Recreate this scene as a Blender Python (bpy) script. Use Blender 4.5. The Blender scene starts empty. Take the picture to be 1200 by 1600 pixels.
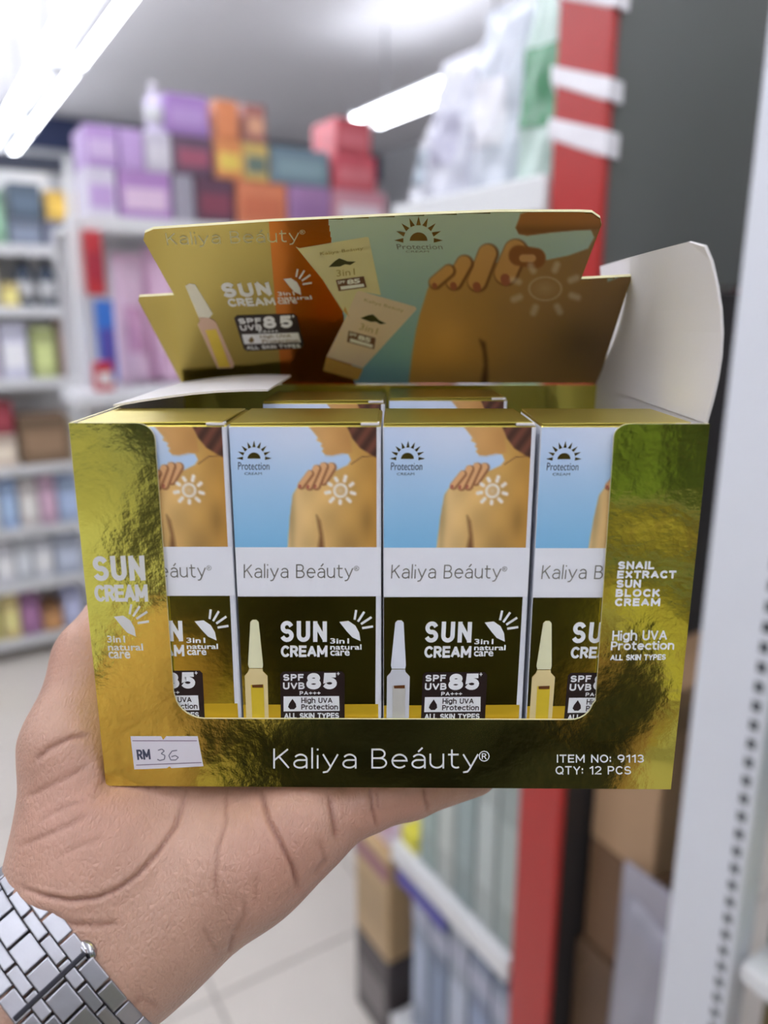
import bpy, bmesh, math, random
import numpy as np
from mathutils import Vector, Matrix

rng = random.Random(7)
sc = bpy.context.scene
C = sc.collection
# ------------------------------------------------------------------ camera, world, exposure
FPX, PITCH, CAM_Z = 1200.0, math.radians(14.56), 1.45
CP, SP_ = math.cos(PITCH), math.sin(PITCH)
cam = bpy.data.cameras.new('camera')
cam.sensor_fit = 'VERTICAL'; cam.sensor_height = 24.0; cam.sensor_width = 18.0
cam.lens = FPX / 1600 * 24.0
cam.clip_start = 0.01
cam.dof.use_dof = True; cam.dof.focus_distance = 0.202; cam.dof.aperture_fstop = 4.6
camo = bpy.data.objects.new('camera', cam); C.objects.link(camo)
camo.location = (0, 0, CAM_Z); camo.rotation_euler = (math.pi / 2 - PITCH, 0, 0)
sc.camera = camo
w = bpy.data.worlds.new('world'); sc.world = w; w.use_nodes = True
w.node_tree.nodes['Background'].inputs[0].default_value = (0.80, 0.82, 0.86, 1)
w.node_tree.nodes['Background'].inputs[1].default_value = 0.5
TUBE_POWER = 11.0
sc.view_settings.view_transform = 'Standard'; sc.view_settings.look = 'None'
sc.view_settings.gamma = 1.0; sc.view_settings.use_curve_mapping = False
sc.view_settings.exposure = 0.5
PHI = math.radians(31.7)
AX = (-math.sin(PHI), math.cos(PHI)); BX = (math.cos(PHI), math.sin(PHI))

def SPW(s, p, z=0.0):
    """shop axes (along the aisle, to its side, height) -> world"""
    return Vector((AX[0]*s + BX[0]*p, AX[1]*s + BX[1]*p, z))
def ray(px, py):
    x = (px-600)/FPX; u = (800-py)/FPX
    return Vector((x, CP + u*SP_, -SP_ + u*CP))
def P(px, py, d):
    return Vector((0, 0, CAM_Z)) + ray(px, py)*d
def on_plane(px, py, o, n):
    r = ray(px, py); c = Vector((0, 0, CAM_Z))
    return c + r*((o-c).dot(n)/r.dot(n))
def to_px(v):
    x, y, z = v[0], v[1], v[2]-CAM_Z
    d = y*CP - z*SP_; u = y*SP_ + z*CP
    return 600+FPX*x/d, 800-FPX*u/d

# ------------------------------------------------------------------ materials
def lin(c):
    return tuple(((v/255)/12.92 if v/255 <= 0.04045 else (((v/255)+0.055)/1.055)**2.4) for v in c)
MATS = {}
def mat(name, rgb=(200, 200, 200), rough=0.5, metal=0.0, var=0.0, vscale=40.0, bump=0.0, bscale=60.0, spec=0.5,
        sss=0.0, trans=0.0, emit=0.0, alpha=1.0, vcol=None, coat=0.0, bdist=0.001):
    if name in MATS: return MATS[name]
    m = bpy.data.materials.new(name); m.use_nodes = True; MATS[name] = m
    nt = m.node_tree; b = nt.nodes['Principled BSDF']
    col = lin(rgb) + (1,)
    b.inputs['Base Color'].default_value = col
    b.inputs['Roughness'].default_value = rough; b.inputs['Metallic'].default_value = metal
    b.inputs['Specular IOR Level'].default_value = spec
    b.inputs['Coat Weight'].default_value = coat; b.inputs['Coat Roughness'].default_value = 0.15
    if trans: b.inputs['Transmission Weight'].default_value = trans
    if alpha < 1: b.inputs['Alpha'].default_value = alpha
    if sss:
        b.inputs['Subsurface Weight'].default_value = sss
        b.inputs['Subsurface Radius'].default_value = (0.006, 0.0025, 0.0015); b.inputs['Subsurface Scale'].default_value = 1.0
    if emit:
        b.inputs['Emission Color'].default_value = col; b.inputs['Emission Strength'].default_value = emit
    tc = nt.nodes.new('ShaderNodeTexCoord')
    src = None
    if vcol:
        a = nt.nodes.new('ShaderNodeAttribute'); a.attribute_name = vcol; src = a.outputs['Color']
        nt.links.new(src, b.inputs['Base Color'])
    n = nt.nodes.new('ShaderNodeTexNoise'); n.inputs['Scale'].default_value = vscale; n.inputs['Detail'].default_value = 4
    nt.links.new(tc.outputs['Object'], n.inputs['Vector'])
    if var:
        mx = nt.nodes.new('ShaderNodeMixRGB'); mx.blend_type = 'MULTIPLY'; mx.inputs[0].default_value = 1
        rp = nt.nodes.new('ShaderNodeMapRange'); rp.inputs[3].default_value = 1-var; rp.inputs[4].default_value = 1+var
        nt.links.new(n.outputs['Fac'], rp.inputs[0])
        if src: nt.links.new(src, mx.inputs[1])
        else: mx.inputs[1].default_value = col
        nt.links.new(rp.outputs[0], mx.inputs[2]); nt.links.new(mx.outputs[0], b.inputs['Base Color'])
    if bump:
        n2 = nt.nodes.new('ShaderNodeTexNoise'); n2.inputs['Scale'].default_value = bscale; n2.inputs['Detail'].default_value = 3
        nt.links.new(tc.outputs['Object'], n2.inputs['Vector'])
        bp = nt.nodes.new('ShaderNodeBump'); bp.inputs['Strength'].default_value = bump; bp.inputs['Distance'].default_value = bdist
        nt.links.new(n2.outputs['Fac'], bp.inputs['Height']); nt.links.new(bp.outputs[0], b.inputs['Normal'])
    return m

def foil(name, rgb, rough=0.16, wave=0.9, wscale=14.0, fine=0.25, fscale=420.0):
    """mirror-like metallised card: long soft waves plus a fine crinkle"""
    m = bpy.data.materials.new(name); m.use_nodes = True; MATS[name] = m
    nt = m.node_tree; b = nt.nodes['Principled BSDF']
    b.inputs['Base Color'].default_value = lin(rgb)+(1,); b.inputs['Metallic'].default_value = 1; b.inputs['Roughness'].default_value = rough
    tc = nt.nodes.new('ShaderNodeTexCoord')
    n1 = nt.nodes.new('ShaderNodeTexNoise'); n1.inputs['Scale'].default_value = wscale; n1.inputs['Detail'].default_value = 1.5
    n2 = nt.nodes.new('ShaderNodeTexNoise'); n2.inputs['Scale'].default_value = fscale; n2.inputs['Detail'].default_value = 3
    b1 = nt.nodes.new('ShaderNodeBump'); b1.inputs['Strength'].default_value = wave; b1.inputs['Distance'].default_value = 0.012
    b2 = nt.nodes.new('ShaderNodeBump'); b2.inputs['Strength'].default_value = fine; b2.inputs['Distance'].default_value = 0.0006
    nt.links.new(tc.outputs['Object'], n1.inputs['Vector']); nt.links.new(tc.outputs['Object'], n2.inputs['Vector'])
    nt.links.new(n1.outputs['Fac'], b1.inputs['Height']); nt.links.new(n2.outputs['Fac'], b2.inputs['Height'])
    nt.links.new(b1.outputs[0], b2.inputs['Normal']); nt.links.new(b2.outputs[0], b.inputs['Normal'])
    return m

# ------------------------------------------------------------------ mesh helpers
def link(o, parent=None):
    C.objects.link(o)
    if parent: o.parent = parent
    return o
def mesh_obj(name, verts, faces, m, parent=None, smooth=False, mats=None, fmat=None):
    me = bpy.data.meshes.new(name); me.from_pydata([tuple(v) for v in verts], [], [tuple(f) for f in faces]); me.update()
    for mm in (mats or [m]): me.materials.append(mm)
    if fmat is not None: me.polygons.foreach_set('material_index', fmat)
    if smooth: me.polygons.foreach_set('use_smooth', [True]*len(me.polygons))
    return link(bpy.data.objects.new(name, me), parent)
def bm_obj(name, bm, m, parent=None, smooth=False, mats=None):
    me = bpy.data.meshes.new(name); bm.normal_update(); bm.to_mesh(me); bm.free()
    for mm in (mats or [m]): me.materials.append(mm)
    if smooth: me.polygons.foreach_set('use_smooth', [True]*len(me.polygons))
    return link(bpy.data.objects.new(name, me), parent)
def empty(name, loc=(0, 0, 0), rz=0.0):
    o = bpy.data.objects.new(name, None); C.objects.link(o); o.location = loc; o.rotation_euler = (0, 0, rz); o.empty_display_size = 0.02
    return o
def tag(o, label, cat, group=None, kind=None):
    o['label'] = label; o['category'] = cat
    if group: o['group'] = group
    if kind: o['kind'] = kind
    return o
def struct(o):
    o['kind'] = 'structure'; return o
def copy_tree(o, parent=None):
    c = o.copy(); C.objects.link(c); c.parent = parent
    for ch in list(o.children): copy_tree(ch, c)
    return c
def add_box(bm, x0, x1, y0, y1, z0, z1, bev=0.0, seg=1, mi=0):
    r = bmesh.ops.create_cube(bm, size=1.0)
    vs = r['verts']
    for v in vs:
        v.co = Vector((x0+(v.co.x+.5)*(x1-x0), y0+(v.co.y+.5)*(y1-y0), z0+(v.co.z+.5)*(z1-z0)))
    fs = set(f for v in vs for f in v.link_faces)
    for f in fs: f.material_index = mi
    if bev:
        es = list(set(e for v in vs for e in v.link_edges))
        bmesh.ops.bevel(bm, geom=es, offset=bev, segments=seg, affect='EDGES', profile=0.5)
    return vs
def box_obj(name, x0, x1, y0, y1, z0, z1, m, parent=None, bev=0.0, seg=1):
    bm = bmesh.new(); add_box(bm, x0, x1, y0, y1, z0, z1, bev, seg)
    return bm_obj(name, bm, m, parent)
def add_cyl(bm, p0, p1, r0, r1=None, n=16):
    r1 = r0 if r1 is None else r1
    p0, p1 = Vector(p0), Vector(p1); d = p1-p0
    q = d.to_track_quat('Z', 'Y').to_matrix().to_4x4(); q.translation = (p0+p1)/2
    bmesh.ops.create_cone(bm, cap_ends=True, segments=n, radius1=r0, radius2=r1, depth=d.length, matrix=q)
def lathe(bm, prof, n=20, cx=0, cy=0):
    rings = []
    for r, z in prof:
        rings.append([bm.verts.new((cx+r*math.cos(2*math.pi*k/n), cy+r*math.sin(2*math.pi*k/n), z)) for k in range(n)])
    for a, b in zip(rings, rings[1:]):
        for k in range(n): bm.faces.new((a[k], a[(k+1) % n], b[(k+1) % n], b[k]))
    bm.faces.new(rings[-1]); bm.faces.new(rings[0][::-1])
def extrude_poly(pts3, nrm, th):
    """prism: polygon pts3 (Vectors, in order) thickened by th against nrm"""
    n = len(pts3); back = [p-nrm*th for p in pts3]
    verts = list(pts3)+back
    faces = [tuple(range(n)), tuple(range(2*n-1, n-1, -1))]
    for i in range(n):
        j = (i+1) % n; faces.append((i, n+i, n+j, j))
    return verts, faces

# text as flat polygons; the built-in font only
def text2d(body, bold=0.0, spacing=1.0, res=3):
    cu = bpy.data.curves.new('t', 'FONT'); cu.body = body; cu.offset = bold; cu.resolution_u = res; cu.space_character = spacing
    o = bpy.data.objects.new('t', cu); C.objects.link(o)
    dg = bpy.context.evaluated_depsgraph_get(); dg.update()
    me = o.evaluated_get(dg).to_mesh()
    v = np.array([tuple(q.co)[:2] for q in me.vertices]); f = [tuple(p.vertices) for p in me.polygons]
    o.evaluated_get(dg).to_mesh_clear(); bpy.data.objects.remove(o); bpy.data.curves.remove(cu)
    return v, f
class Off:
    """mapping lifted off its plane by a hair, with the lift direction kept"""
    def __init__(self, mapf, n, lift): self.f, self.n, self.l = mapf, n, lift
    def __call__(self, px, py): return self.f(px, py)+self.n*self.l
class Print:
    """collects flat printed shapes, given in pixels, onto a plane through a mapping function"""
    def __init__(self, mapf): self.m = mapf; self.v = []; self.f = []; self.k = 0
    def lift(self): self.k += 1; return self.m.n*(self.k % 6)*4e-6
    def text(self, body, quad, bold=0.0, spacing=1.0):
        """quad: pixel corners TL, TR, BL, BR that the ink box fills"""
        v, f = text2d(body, bold, spacing)
        lo, hi = v.min(0), v.max(0); uv = (v-lo)/(hi-lo)
        TL, TR, BL, BR = [np.array(q, float) for q in quad]
        n0 = len(self.v)
        for a, b in uv:
            q = (BL*(1-a)+BR*a)*(1-b)+(TL*(1-a)+TR*a)*b
            self.v.append(self.m(q[0], q[1]))
        self.f += [tuple(i+n0 for i in t) for t in f]
    def rect(self, body, x0, y0, x1, y1, bold=0.0, spacing=1.0):
        self.text(body, ((x0, y0), (x1, y0), (x0, y1), (x1, y1)), bold, spacing)
    def poly(self, pts):
        n0 = len(self.v); lf = self.lift()
        self.v += [self.m(*p)+lf for p in pts]; self.f.append(tuple(range(n0, n0+len(pts))))
    def disc(self, cx, cy, rx, ry, n=20, a0=0, a1=2*math.pi):
        self.poly([(cx+rx*math.cos(a0+(a1-a0)*k/n), cy+ry*math.sin(a0+(a1-a0)*k/n)) for k in range(n+(0 if a1-a0 > 6.2 else 1))])
    def line(self, pts, w):
        for (xa, ya), (xb, yb) in zip(pts, pts[1:]):
            l = math.hypot(xb-xa, yb-ya) or 1; nx, ny = -(yb-ya)/l*w/2, (xb-xa)/l*w/2
            self.poly([(xa+nx, ya+ny), (xb+nx, yb+ny), (xb-nx, yb-ny), (xa-nx, ya-ny)])
    def leaf(self, x, y, s):
        """the little leaf-and-flower mark; x, y its left top, s its size"""
        self.poly([(x, y+.18*s), (x+.28*s, y+.15*s), (x+.5*s, y+.30*s), (x+.62*s, y+.52*s), (x+.66*s, y+.78*s), (x+.40*s, y+.66*s), (x+.22*s, y+.46*s)])
        for a, r0, r1 in ((-.2, .45, .62), (.12, .42, .66), (.45, .44, .7), (.8, .42, .64)):
            cx, cy = x+.42*s, y+.42*s
            c, q = math.cos(-1.15+a*1.25), math.sin(-1.15+a*1.25)
            self.line([(cx+c*r0*.7*s, cy+q*r0*.7*s), (cx+c*r1*s, cy+q*r1*s)], .07*s)
    def sunburst(self, cx, cy, r, n=9):
        for k in range(n):
            a = math.pi+math.pi*(k+.0)/(n-1)*1.0+.0
            c, q = math.cos(a), math.sin(a)
            bx, by, tx, ty = cx+c*r*.72, cy+q*r*.72, cx+c*r*1.15, cy+q*r*1.15
            self.poly([(bx-q*r*.11, by+c*r*.11), (tx, ty), (bx+q*r*.11, by-c*r*.11)])
        self.disc(cx, cy+.02*r, r*.42, r*.40, 14, math.pi, 2*math.pi)
    def build(self, name, m, parent):
        return mesh_obj(name, self.v, self.f, m, parent)

def seg_dist(X, Y, a, b):
    ax, ay = a; bx, by = b; dx, dy = bx-ax, by-ay
    t = np.clip(((X-ax)*dx+(Y-ay)*dy)/(dx*dx+dy*dy+1e-12), 0, 1)
    return np.hypot(X-ax-t*dx, Y-ay-t*dy)
def poly_mask(X, Y, pts, soft=1.0):
    d = np.full(X.shape, 1e9); ins = np.zeros(X.shape, bool)
    n = len(pts)
    for i in range(n):
        a, b = pts[i], pts[(i+1) % n]
        d = np.minimum(d, seg_dist(X, Y, a, b))
        if a[1] != b[1]:
            c = ((a[1] > Y) != (b[1] > Y)) & (X < (b[0]-a[0])*(Y-a[1])/(b[1]-a[1])+a[0])
            ins ^= c
    return np.clip(np.where(ins, d, -d)/soft*.5+.5, 0, 1)
def cap_mask(X, Y, a, b, r, soft=1.0):
    return np.clip((r-seg_dist(X, Y, a, b))/soft*.5+.5, 0, 1)
def over(img, m, col):
    c = np.array(col, float)
    return img*(1-m[..., None]) + (c if c.ndim > 1 else c.reshape(1, 1, 3))*m[..., None]
def grid_print(name, PX, PY, img, mapf, m, parent, keep=None):
    """a dense sheet over pixel grid PX, PY whose corner colours carry a printed picture"""
    h, wd = PX.shape
    verts = [mapf(PX[j, i], PY[j, i]) for j in range(h) for i in range(wd)]
    faces = [(j*wd+i, (j+1)*wd+i, (j+1)*wd+i+1, j*wd+i+1) for j in range(h-1) for i in range(wd-1)]
    if keep is not None:
        kc = keep[:-1, :-1] & keep[1:, :-1] & keep[:-1, 1:] & keep[1:, 1:]
        faces = [f for f, k in zip(faces, kc.ravel()) if k]
    o = mesh_obj(name, verts, faces, m, parent)
    at = o.data.color_attributes.new('Col', 'FLOAT_COLOR', 'POINT')
    s = np.clip(img.reshape(-1, 3)/255, 0, 1); l = np.where(s <= .04045, s/12.92, ((s+.055)/1.055)**2.4)
    at.data.foreach_set('color', np.concatenate([l, np.ones((len(l), 1))], 1).astype(np.float32).ravel())
    return o
# ------------------------------------------------------------------ stroke lettering (own letter shapes, upright sans)
def _arc(cx, cy, rx, ry, a0, a1, n=12):
    return [(cx+rx*math.cos(math.radians(a0+(a1-a0)*k/n)), cy+ry*math.sin(math.radians(a0+(a1-a0)*k/n))) for k in range(n+1)]
GL = {
 'A': (.68, [[(0, 0), (.34, 1)], [(.34, 1), (.68, 0)], [(.13, .32), (.55, .32)]]),
 'B': (.56, [[(0, 0), (0, 1)], [(0, 1), (.28, 1)]+_arc(.28, .76, .22, .24, 90, -90)+[(0, .52)], [(0, .52), (.30, .52)]+_arc(.30, .26, .26, .26, 90, -90)+[(0, 0)]]),
 'C': (.60, [_arc(.34, .5, .34, .5, 42, 318, 18)]),
 'E': (.50, [[(0, 0), (0, 1)], [(0, 1), (.5, 1)], [(0, .51), (.45, .51)], [(0, 0), (.5, 0)]]),
 'F': (.48, [[(0, 0), (0, 1)], [(0, 1), (.48, 1)], [(0, .50), (.42, .50)]]),
 'H': (.58, [[(0, 0), (0, 1)], [(.58, 0), (.58, 1)], [(0, .5), (.58, .5)]]),
 'I': (.0, [[(0, 0), (0, 1)]]), 'L': (.46, [[(0, 0), (0, 1)], [(0, 0), (.46, 0)]]),
 'K': (.58, [[(0, 0), (0, 1)], [(.54, 1), (.0, .40)], [(.20, .60), (.58, 0)]]),
 'M': (.76, [[(0, 0), (0, 1)], [(0, 1), (.38, .22)], [(.38, .22), (.76, 1)], [(.76, 1), (.76, 0)]]),
 'N': (.60, [[(0, 0), (0, 1)], [(0, 1), (.6, 0)], [(.6, 0), (.6, 1)]]),
 'O': (.70, [_arc(.35, .5, .35, .5, 0, 360, 24)]), 'Q': (.70, [_arc(.35, .5, .35, .5, 0, 360, 24), [(.45, .2), (.70, -.05)]]),
 'P': (.54, [[(0, 0), (0, 1)], [(0, 1), (.28, 1)]+_arc(.28, .72, .26, .28, 90, -90)+[(0, .44)]]),
 'R': (.56, [[(0, 0), (0, 1)], [(0, 1), (.28, 1)]+_arc(.28, .74, .25, .26, 90, -90)+[(0, .48)], [(.28, .48), (.56, 0)]]),
 'S': (.58, [_arc(.29, .745, .27, .255, 25, 265)+_arc(.29, .255, .29, .255, 85, -155)]),
 'T': (.56, [[(.28, 0), (.28, 1)], [(0, 1), (.56, 1)]]),
 'U': (.58, [[(0, 1), (0, .3)]+_arc(.29, .29, .29, .29, 180, 360)+[(.58, 1)]]),
 'V': (.64, [[(0, 1), (.32, 0)], [(.32, 0), (.64, 1)]]), 'X': (.60, [[(0, 0), (.6, 1)], [(0, 1), (.6, 0)]]),
 'Y': (.60, [[(0, 1), (.3, .45)], [(.6, 1), (.3, .45)], [(.3, .45), (.3, 0)]]),
 '1': (.28, [[(.28, 0), (.28, 1)], [(.28, 1), (0, .78)]]), '2': (.56, [_arc(.28, .72, .27, .28, 160, -35)+[(0, 0), (.56, 0)]]),
 '3': (.54, [_arc(.26, .755, .25, .245, 150, -85)+_arc(.26, .26, .28, .26, 85, -150)]),
 '5': (.56, [[(.50, 1), (.08, 1), (.04, .53)]+_arc(.27, .31, .29, .31, 118, -150)]),
 '8': (.58, [_arc(.29, .76, .24, .24, 0, 360, 18), _arc(.29, .26, .29, .26, 0, 360, 18)]),
 '9': (.58, [_arc(.29, .69, .29, .31, 0, 360, 18), _arc(.22, .62, .36, .62, 5, -80, 8)]),
 ':': (.0, [[(0, .12), (0, .2)], [(0, .62), (0, .7)]]), '+': (.5, [[(.25, .2), (.25, .8)], [(0, .5), (.5, .5)]]), ' ': (.22, []),
 'a': (.50, [[(.05, .60)]+_arc(.26, .46, .24, .26, 125, 0)+[(.50, 0)], [(.50, .42), (.24, .42)]+_arc(.22, .21, .22, .21, 90, 270)+[(.30, 0), (.42, .06), (.50, .16)]]),
 'c': (.50, [_arc(.32, .36, .32, .36, 48, 312, 14)]),
 'e': (.60, [[(.02, .38), (.60, .38)]+_arc(.31, .36, .29, .36, 5, 315, 16)]),
 'g': (.56, [_arc(.28, .36, .28, .36, 0, 360, 18), [(.56, .72), (.56, .02)]+_arc(.28, .02, .28, .27, 0, -140, 8)]),
 'h': (.52, [[(0, 0), (0, 1.05)], [(0, .42)]+_arc(.26, .44, .26, .28, 180, 0)+[(.52, 0)]]),
 'i': (.0, [[(0, 0), (0, .64)], [(0, .99), (0, 1.0)]]), 'l': (.0, [[(0, 0), (0, 1.05)]]),
 'n': (.52, [[(0, 0), (0, .72)], [(0, .42)]+_arc(.26, .44, .26, .28, 180, 0)+[(.52, 0)]]),
 'o': (.62, [_arc(.31, .36, .31, .36, 0, 360, 20)]), 'r': (.34, [[(0, 0), (0, .72)], [(0, .42)]+_arc(.26, .44, .26, .28, 180, 75)]),
 't': (.36, [[(.12, .95), (.12, .2)]+_arc(.30, .19, .18, .19, 180, 300, 6), [(0, .72), (.36, .72)]]),
 'u': (.52, [[(0, .72), (0, .28)]+_arc(.26, .28, .26, .28, 180, 360)+[(.52, .72)], [(.52, .3), (.52, 0)]]),
 'y': (.58, [[(0, .72), (.30, .04)], [(.58, .72), (.24, -.10), (.16, -.22), (.02, -.25)]]),
}
GL['á'] = (.50, GL['a'][1]+[[(.24, .88), (.40, 1.08)]])
def _stroke(self, body, quad, wpx, gap=.26, y0=0.0, y1=1.0, cap=.5):
    """quad: pixel TL, TR, BL, BR for glyph heights y1 (top) and y0 (bottom); wpx: pen width in pixels"""
    adv = []; x = 0
    for ch in body:
        adv.append(x); x += GL[ch][0]+gap
    tot = x-gap
    TL, TR, BL, BR = [np.array(q, float) for q in quad]
    hx = wpx/2
    u_ = (TR-TL)/np.linalg.norm(TR-TL); TL = TL+u_*hx; TR = TR-u_*hx; BL = BL+u_*hx; BR = BR-u_*hx
    v_ = (BL-TL)/np.linalg.norm(BL-TL)
    if y1 == 1.0: TL = TL+v_*hx; TR = TR+v_*hx
    if y0 == 0.0: BL = BL-v_*hx; BR = BR-v_*hx
    def mp(gx, gy):
        a = gx/tot if tot else 0; b = (gy-y0)/(y1-y0)
        return (BL*(1-a)+BR*a)*(1-b)+(TL*(1-a)+TR*a)*b
    for ch, ox in zip(body, adv):
        for st in GL[ch][1]:
            pts = [mp(ox+px, py) for px, py in st]
            closed = np.linalg.norm(pts[0]-pts[-1]) < 1e-6
            if closed: pts = pts[:-1]
            else:
                d0 = pts[0]-pts[1]; d1 = pts[-1]-pts[-2]
                straight0 = min(abs(d0[0]), abs(d0[1])) < .25*max(abs(d0[0]), abs(d0[1])); straight1 = min(abs(d1[0]), abs(d1[1])) < .25*max(abs(d1[0]), abs(d1[1]))
                pts[0] = pts[0]+d0/np.linalg.norm(d0)*wpx*(cap if straight0 else .2); pts[-1] = pts[-1]+d1/np.linalg.norm(d1)*wpx*(cap if straight1 else .2)
            m = len(pts); L = []; R = []
            for i in range(m):
                a = pts[(i-1) % m] if (closed or i > 0) else pts[i]; c = pts[(i+1) % m] if (closed or i < m-1) else pts[i]
                t1 = pts[i]-a; t2 = c-pts[i]
                t1 = t1/(np.linalg.norm(t1) or 1); t2 = t2/(np.linalg.norm(t2) or 1)
                t = t1+t2; t = t/(np.linalg.norm(t) or 1)
                nn = np.array([-t[1], t[0]]); k = 1.0
                if np.linalg.norm(t1) > 0 and np.linalg.norm(t2) > 0: k = min(1.6, 1/max(.4, abs(np.dot(nn, [-t1[1], t1[0]]))))
                L.append(pts[i]+nn*wpx/2*k); R.append(pts[i]-nn*wpx/2*k)
            n0 = len(self.v); lf = self.lift()
            for a, b in zip(L, R): self.v.append(self.m(*a)+lf); self.v.append(self.m(*b)+lf)
            for i in range(m if closed else m-1):
                j = (i+1) % m; self.f.append((n0+2*i, n0+2*i+1, n0+2*j+1, n0+2*j))
Print.stroke = _stroke
def R4(x0, y0, x1, y1): return [(x0, y0), (x1, y0), (x0, y1), (x1, y1)]
# ------------------------------------------------------------------ the room
M_ceil = mat('ceiling_paint', (222, 220, 224), 0.7, var=0.04, vscale=1.2)
M_wall = mat('wall_paint', (186, 187, 190), 0.7, var=0.03, vscale=2)
M_tile = mat('floor_tile', (224, 216, 206), 0.25, var=0.04, vscale=6)
M_grout = mat('tile_grout', (170, 164, 158), 0.8)
M_band = mat('dark_blue_band', (38, 50, 86), 0.5)
S0, S1, P0, P1, CEIL = -3.6, 5.9, -3.2, 3.6, 2.72
def shop_box(name, p0, p1, s0, s1, z0, z1, m, parent=None, bev=0.0):
    o = box_obj(name, p0, p1, s0, s1, z0, z1, m, parent, bev)
    if parent is None: o.rotation_euler = (0, 0, PHI)
    return o
floor = struct(shop_box('floor', P0, P1, S0, S1, -0.1, -0.004, M_grout))
ceiling = struct(shop_box('ceiling', P0, P1, S0, S1, CEIL, CEIL+0.1, M_ceil))
struct(shop_box('wall_far', P0, P1, S1, S1+0.1, 0, CEIL, M_wall))
struct(shop_box('wall_back', P0, P1, S0-0.1, S0, 0, CEIL, M_wall))
struct(shop_box('wall_left', P0-0.1, P0, S0, S1, 0, CEIL, M_wall))
struct(shop_box('wall_right', P1, P1+0.1, S0, S1, 0, CEIL, M_wall))
struct(shop_box('trim_1', P0, P1, S1-0.03, S1, CEIL-0.22, CEIL-0.02, M_band))
# floor tiles, one by one
T = 0.45
tile0 = box_obj('floor_tile', -T/2+.003, T/2-.003, -T/2+.003, T/2-.003, -0.006, 0, M_tile, floor, 0.0015)
first = True
for i in range(int((P1-P0)/T)):
    for j in range(int((S1-S0)/T)):
        p, s = P0+T*(i+.5), S0+T*(j+.5)
        v = SPW(s, p)
        vis = v.y > 0.3 and s > 0.4 and abs(p-.4) < 2.1
        if not vis: continue
        o = tile0 if first else link(tile0.copy(), floor)
        first = False
        o.location = (p, s, 0)
bm = bmesh.new()
for i in range(int((P1-P0)/T)):
    for j in range(int((S1-S0)/T)):
        p, s = P0+T*(i+.5), S0+T*(j+.5); v = SPW(s, p)
        if not (v.y > 0.3 and s > 0.4 and abs(p-.4) < 2.1):
            add_box(bm, p-T/2+.003, p+T/2-.003, s-T/2+.003, s+T/2-.003, -0.006, 0)
o = bm_obj('floor_tiling', bm, M_tile, floor); o['kind'] = 'stuff'

# ceiling tube lights in rows along the aisle; three rows out of view are added for light
M_tube = mat('lit_tube', (243, 247, 255), 0.4, emit=TUBE_POWER)
M_batten = mat('white_batten', (232, 234, 236), 0.4, var=0.02)
M_rodm = mat('grey_rod', (150, 150, 152), 0.4, metal=0.6)
def tube_light():
    t = empty('tube_light')
    box_obj('batten', -.022, .022, 0.02, 1.18, .03, .062, M_batten, t, .004)
    for x in (-.07, .07):
        bm = bmesh.new(); add_cyl(bm, (x, .03, .008), (x, 1.17, .008), .016, n=14)
        bm_obj('tube', bm, M_tube, t, smooth=True)
        for y in (.018, 1.165):
            bm = bmesh.new(); add_box(bm, min(x*1.25, 0), max(x*1.25, 0), y, y+.017, -.010, .034)
            bm_obj('lamp_holder', bm, M_batten, t)
    for y in (.2, 1.0):
        bm = bmesh.new(); add_cyl(bm, (0, y, .06), (0, y, CEIL-2.35), .006, n=8)
        bm_obj('suspension_rod', bm, M_rodm, t)
    return t
tl0 = tube_light(); used = False
ROWL = {.65: ('above the aisle in the long double row', 'tube lights over the aisle'),
        2.1: ('above the bagged goods shelf', 'tube lights over the bagged goods'),
        -.45: ('unseen above the other aisle, added for more light', 'added unseen tube lights over the other aisle'),
        -1.55: ('unseen above the far side of the white gondola, added for more light', 'added unseen tube lights beyond the white gondola'),
        1.75: ('unseen above the goods behind the photographer, added for more light', 'added unseen tube lights behind the photographer')}
for pr, (txt, grp) in ROWL.items():
    for k in range(-5, 3):
        s = 3.39+1.22*k
        if pr == 2.1: s = 2.39+1.22*k
        if s+1.2 > S1 or s < S0 or (pr == 2.1 and k != 0) or (pr == 1.75 and s > -.9) or (pr == -1.55 and s > 3): continue
        t = copy_tree(tl0) if used else tl0; used = True
        t.location = SPW(s, pr, 2.35); t.rotation_euler = (0, 0, PHI)
        tag(t, 'lit twin fluorescent tube light hanging '+txt, 'tube light', grp)
# ------------------------------------------------------------------ the gold display carton
W, H, D, TH = 0.150, 0.097, 0.1008, 0.0006
YAW = -0.0103
ORG = Vector((0.0009, 0.179, CAM_Z-0.0251-H))          # front, middle, base of the carton
MD = Matrix.Translation(ORG) @ Matrix.Rotation(YAW, 4, 'Z')
MDi = MD.inverted()
def dplane(o_local, n_local):
    """pixel -> point on a plane given in carton coordinates; returns carton coordinates"""
    o = MD @ Vector(o_local); n = (MD.to_3x3() @ Vector(n_local)).normalized()
    return lambda px, py: MDi @ on_plane(px, py, o, n)
GOLD = foil('gold_foil', (224, 216, 104), 0.11, 0.7, 12.0, 0.12, 260.0)
GOLD_FLAT = foil('gold_foil_smooth', (184, 164, 88), 0.24, 0.35, 10.0, 0.10, 300.0)
ORANGE_REFL = foil('orange_reflection_foil', (214, 128, 52), 0.26, 0.3, 10.0, 0.12, 300.0)  # warm reflection in the gold foil, put into its base colour
WHITE = mat('white_card', (216, 211, 209), 0.6, var=0.02, vscale=60, bump=.15, bscale=900, bdist=.0002)
EDGE = mat('card_edge', (214, 206, 160), 0.6)
SILVER = mat('silver_ink', (226, 226, 224), 0.45, metal=0.15)
WINK = mat('white_ink', (236, 238, 240), 0.5)
GINK = mat('grey_ink', (132, 130, 122), 0.4, metal=0.3)
BINK = mat('brown_black_ink', (38, 24, 22), 0.4)
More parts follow.
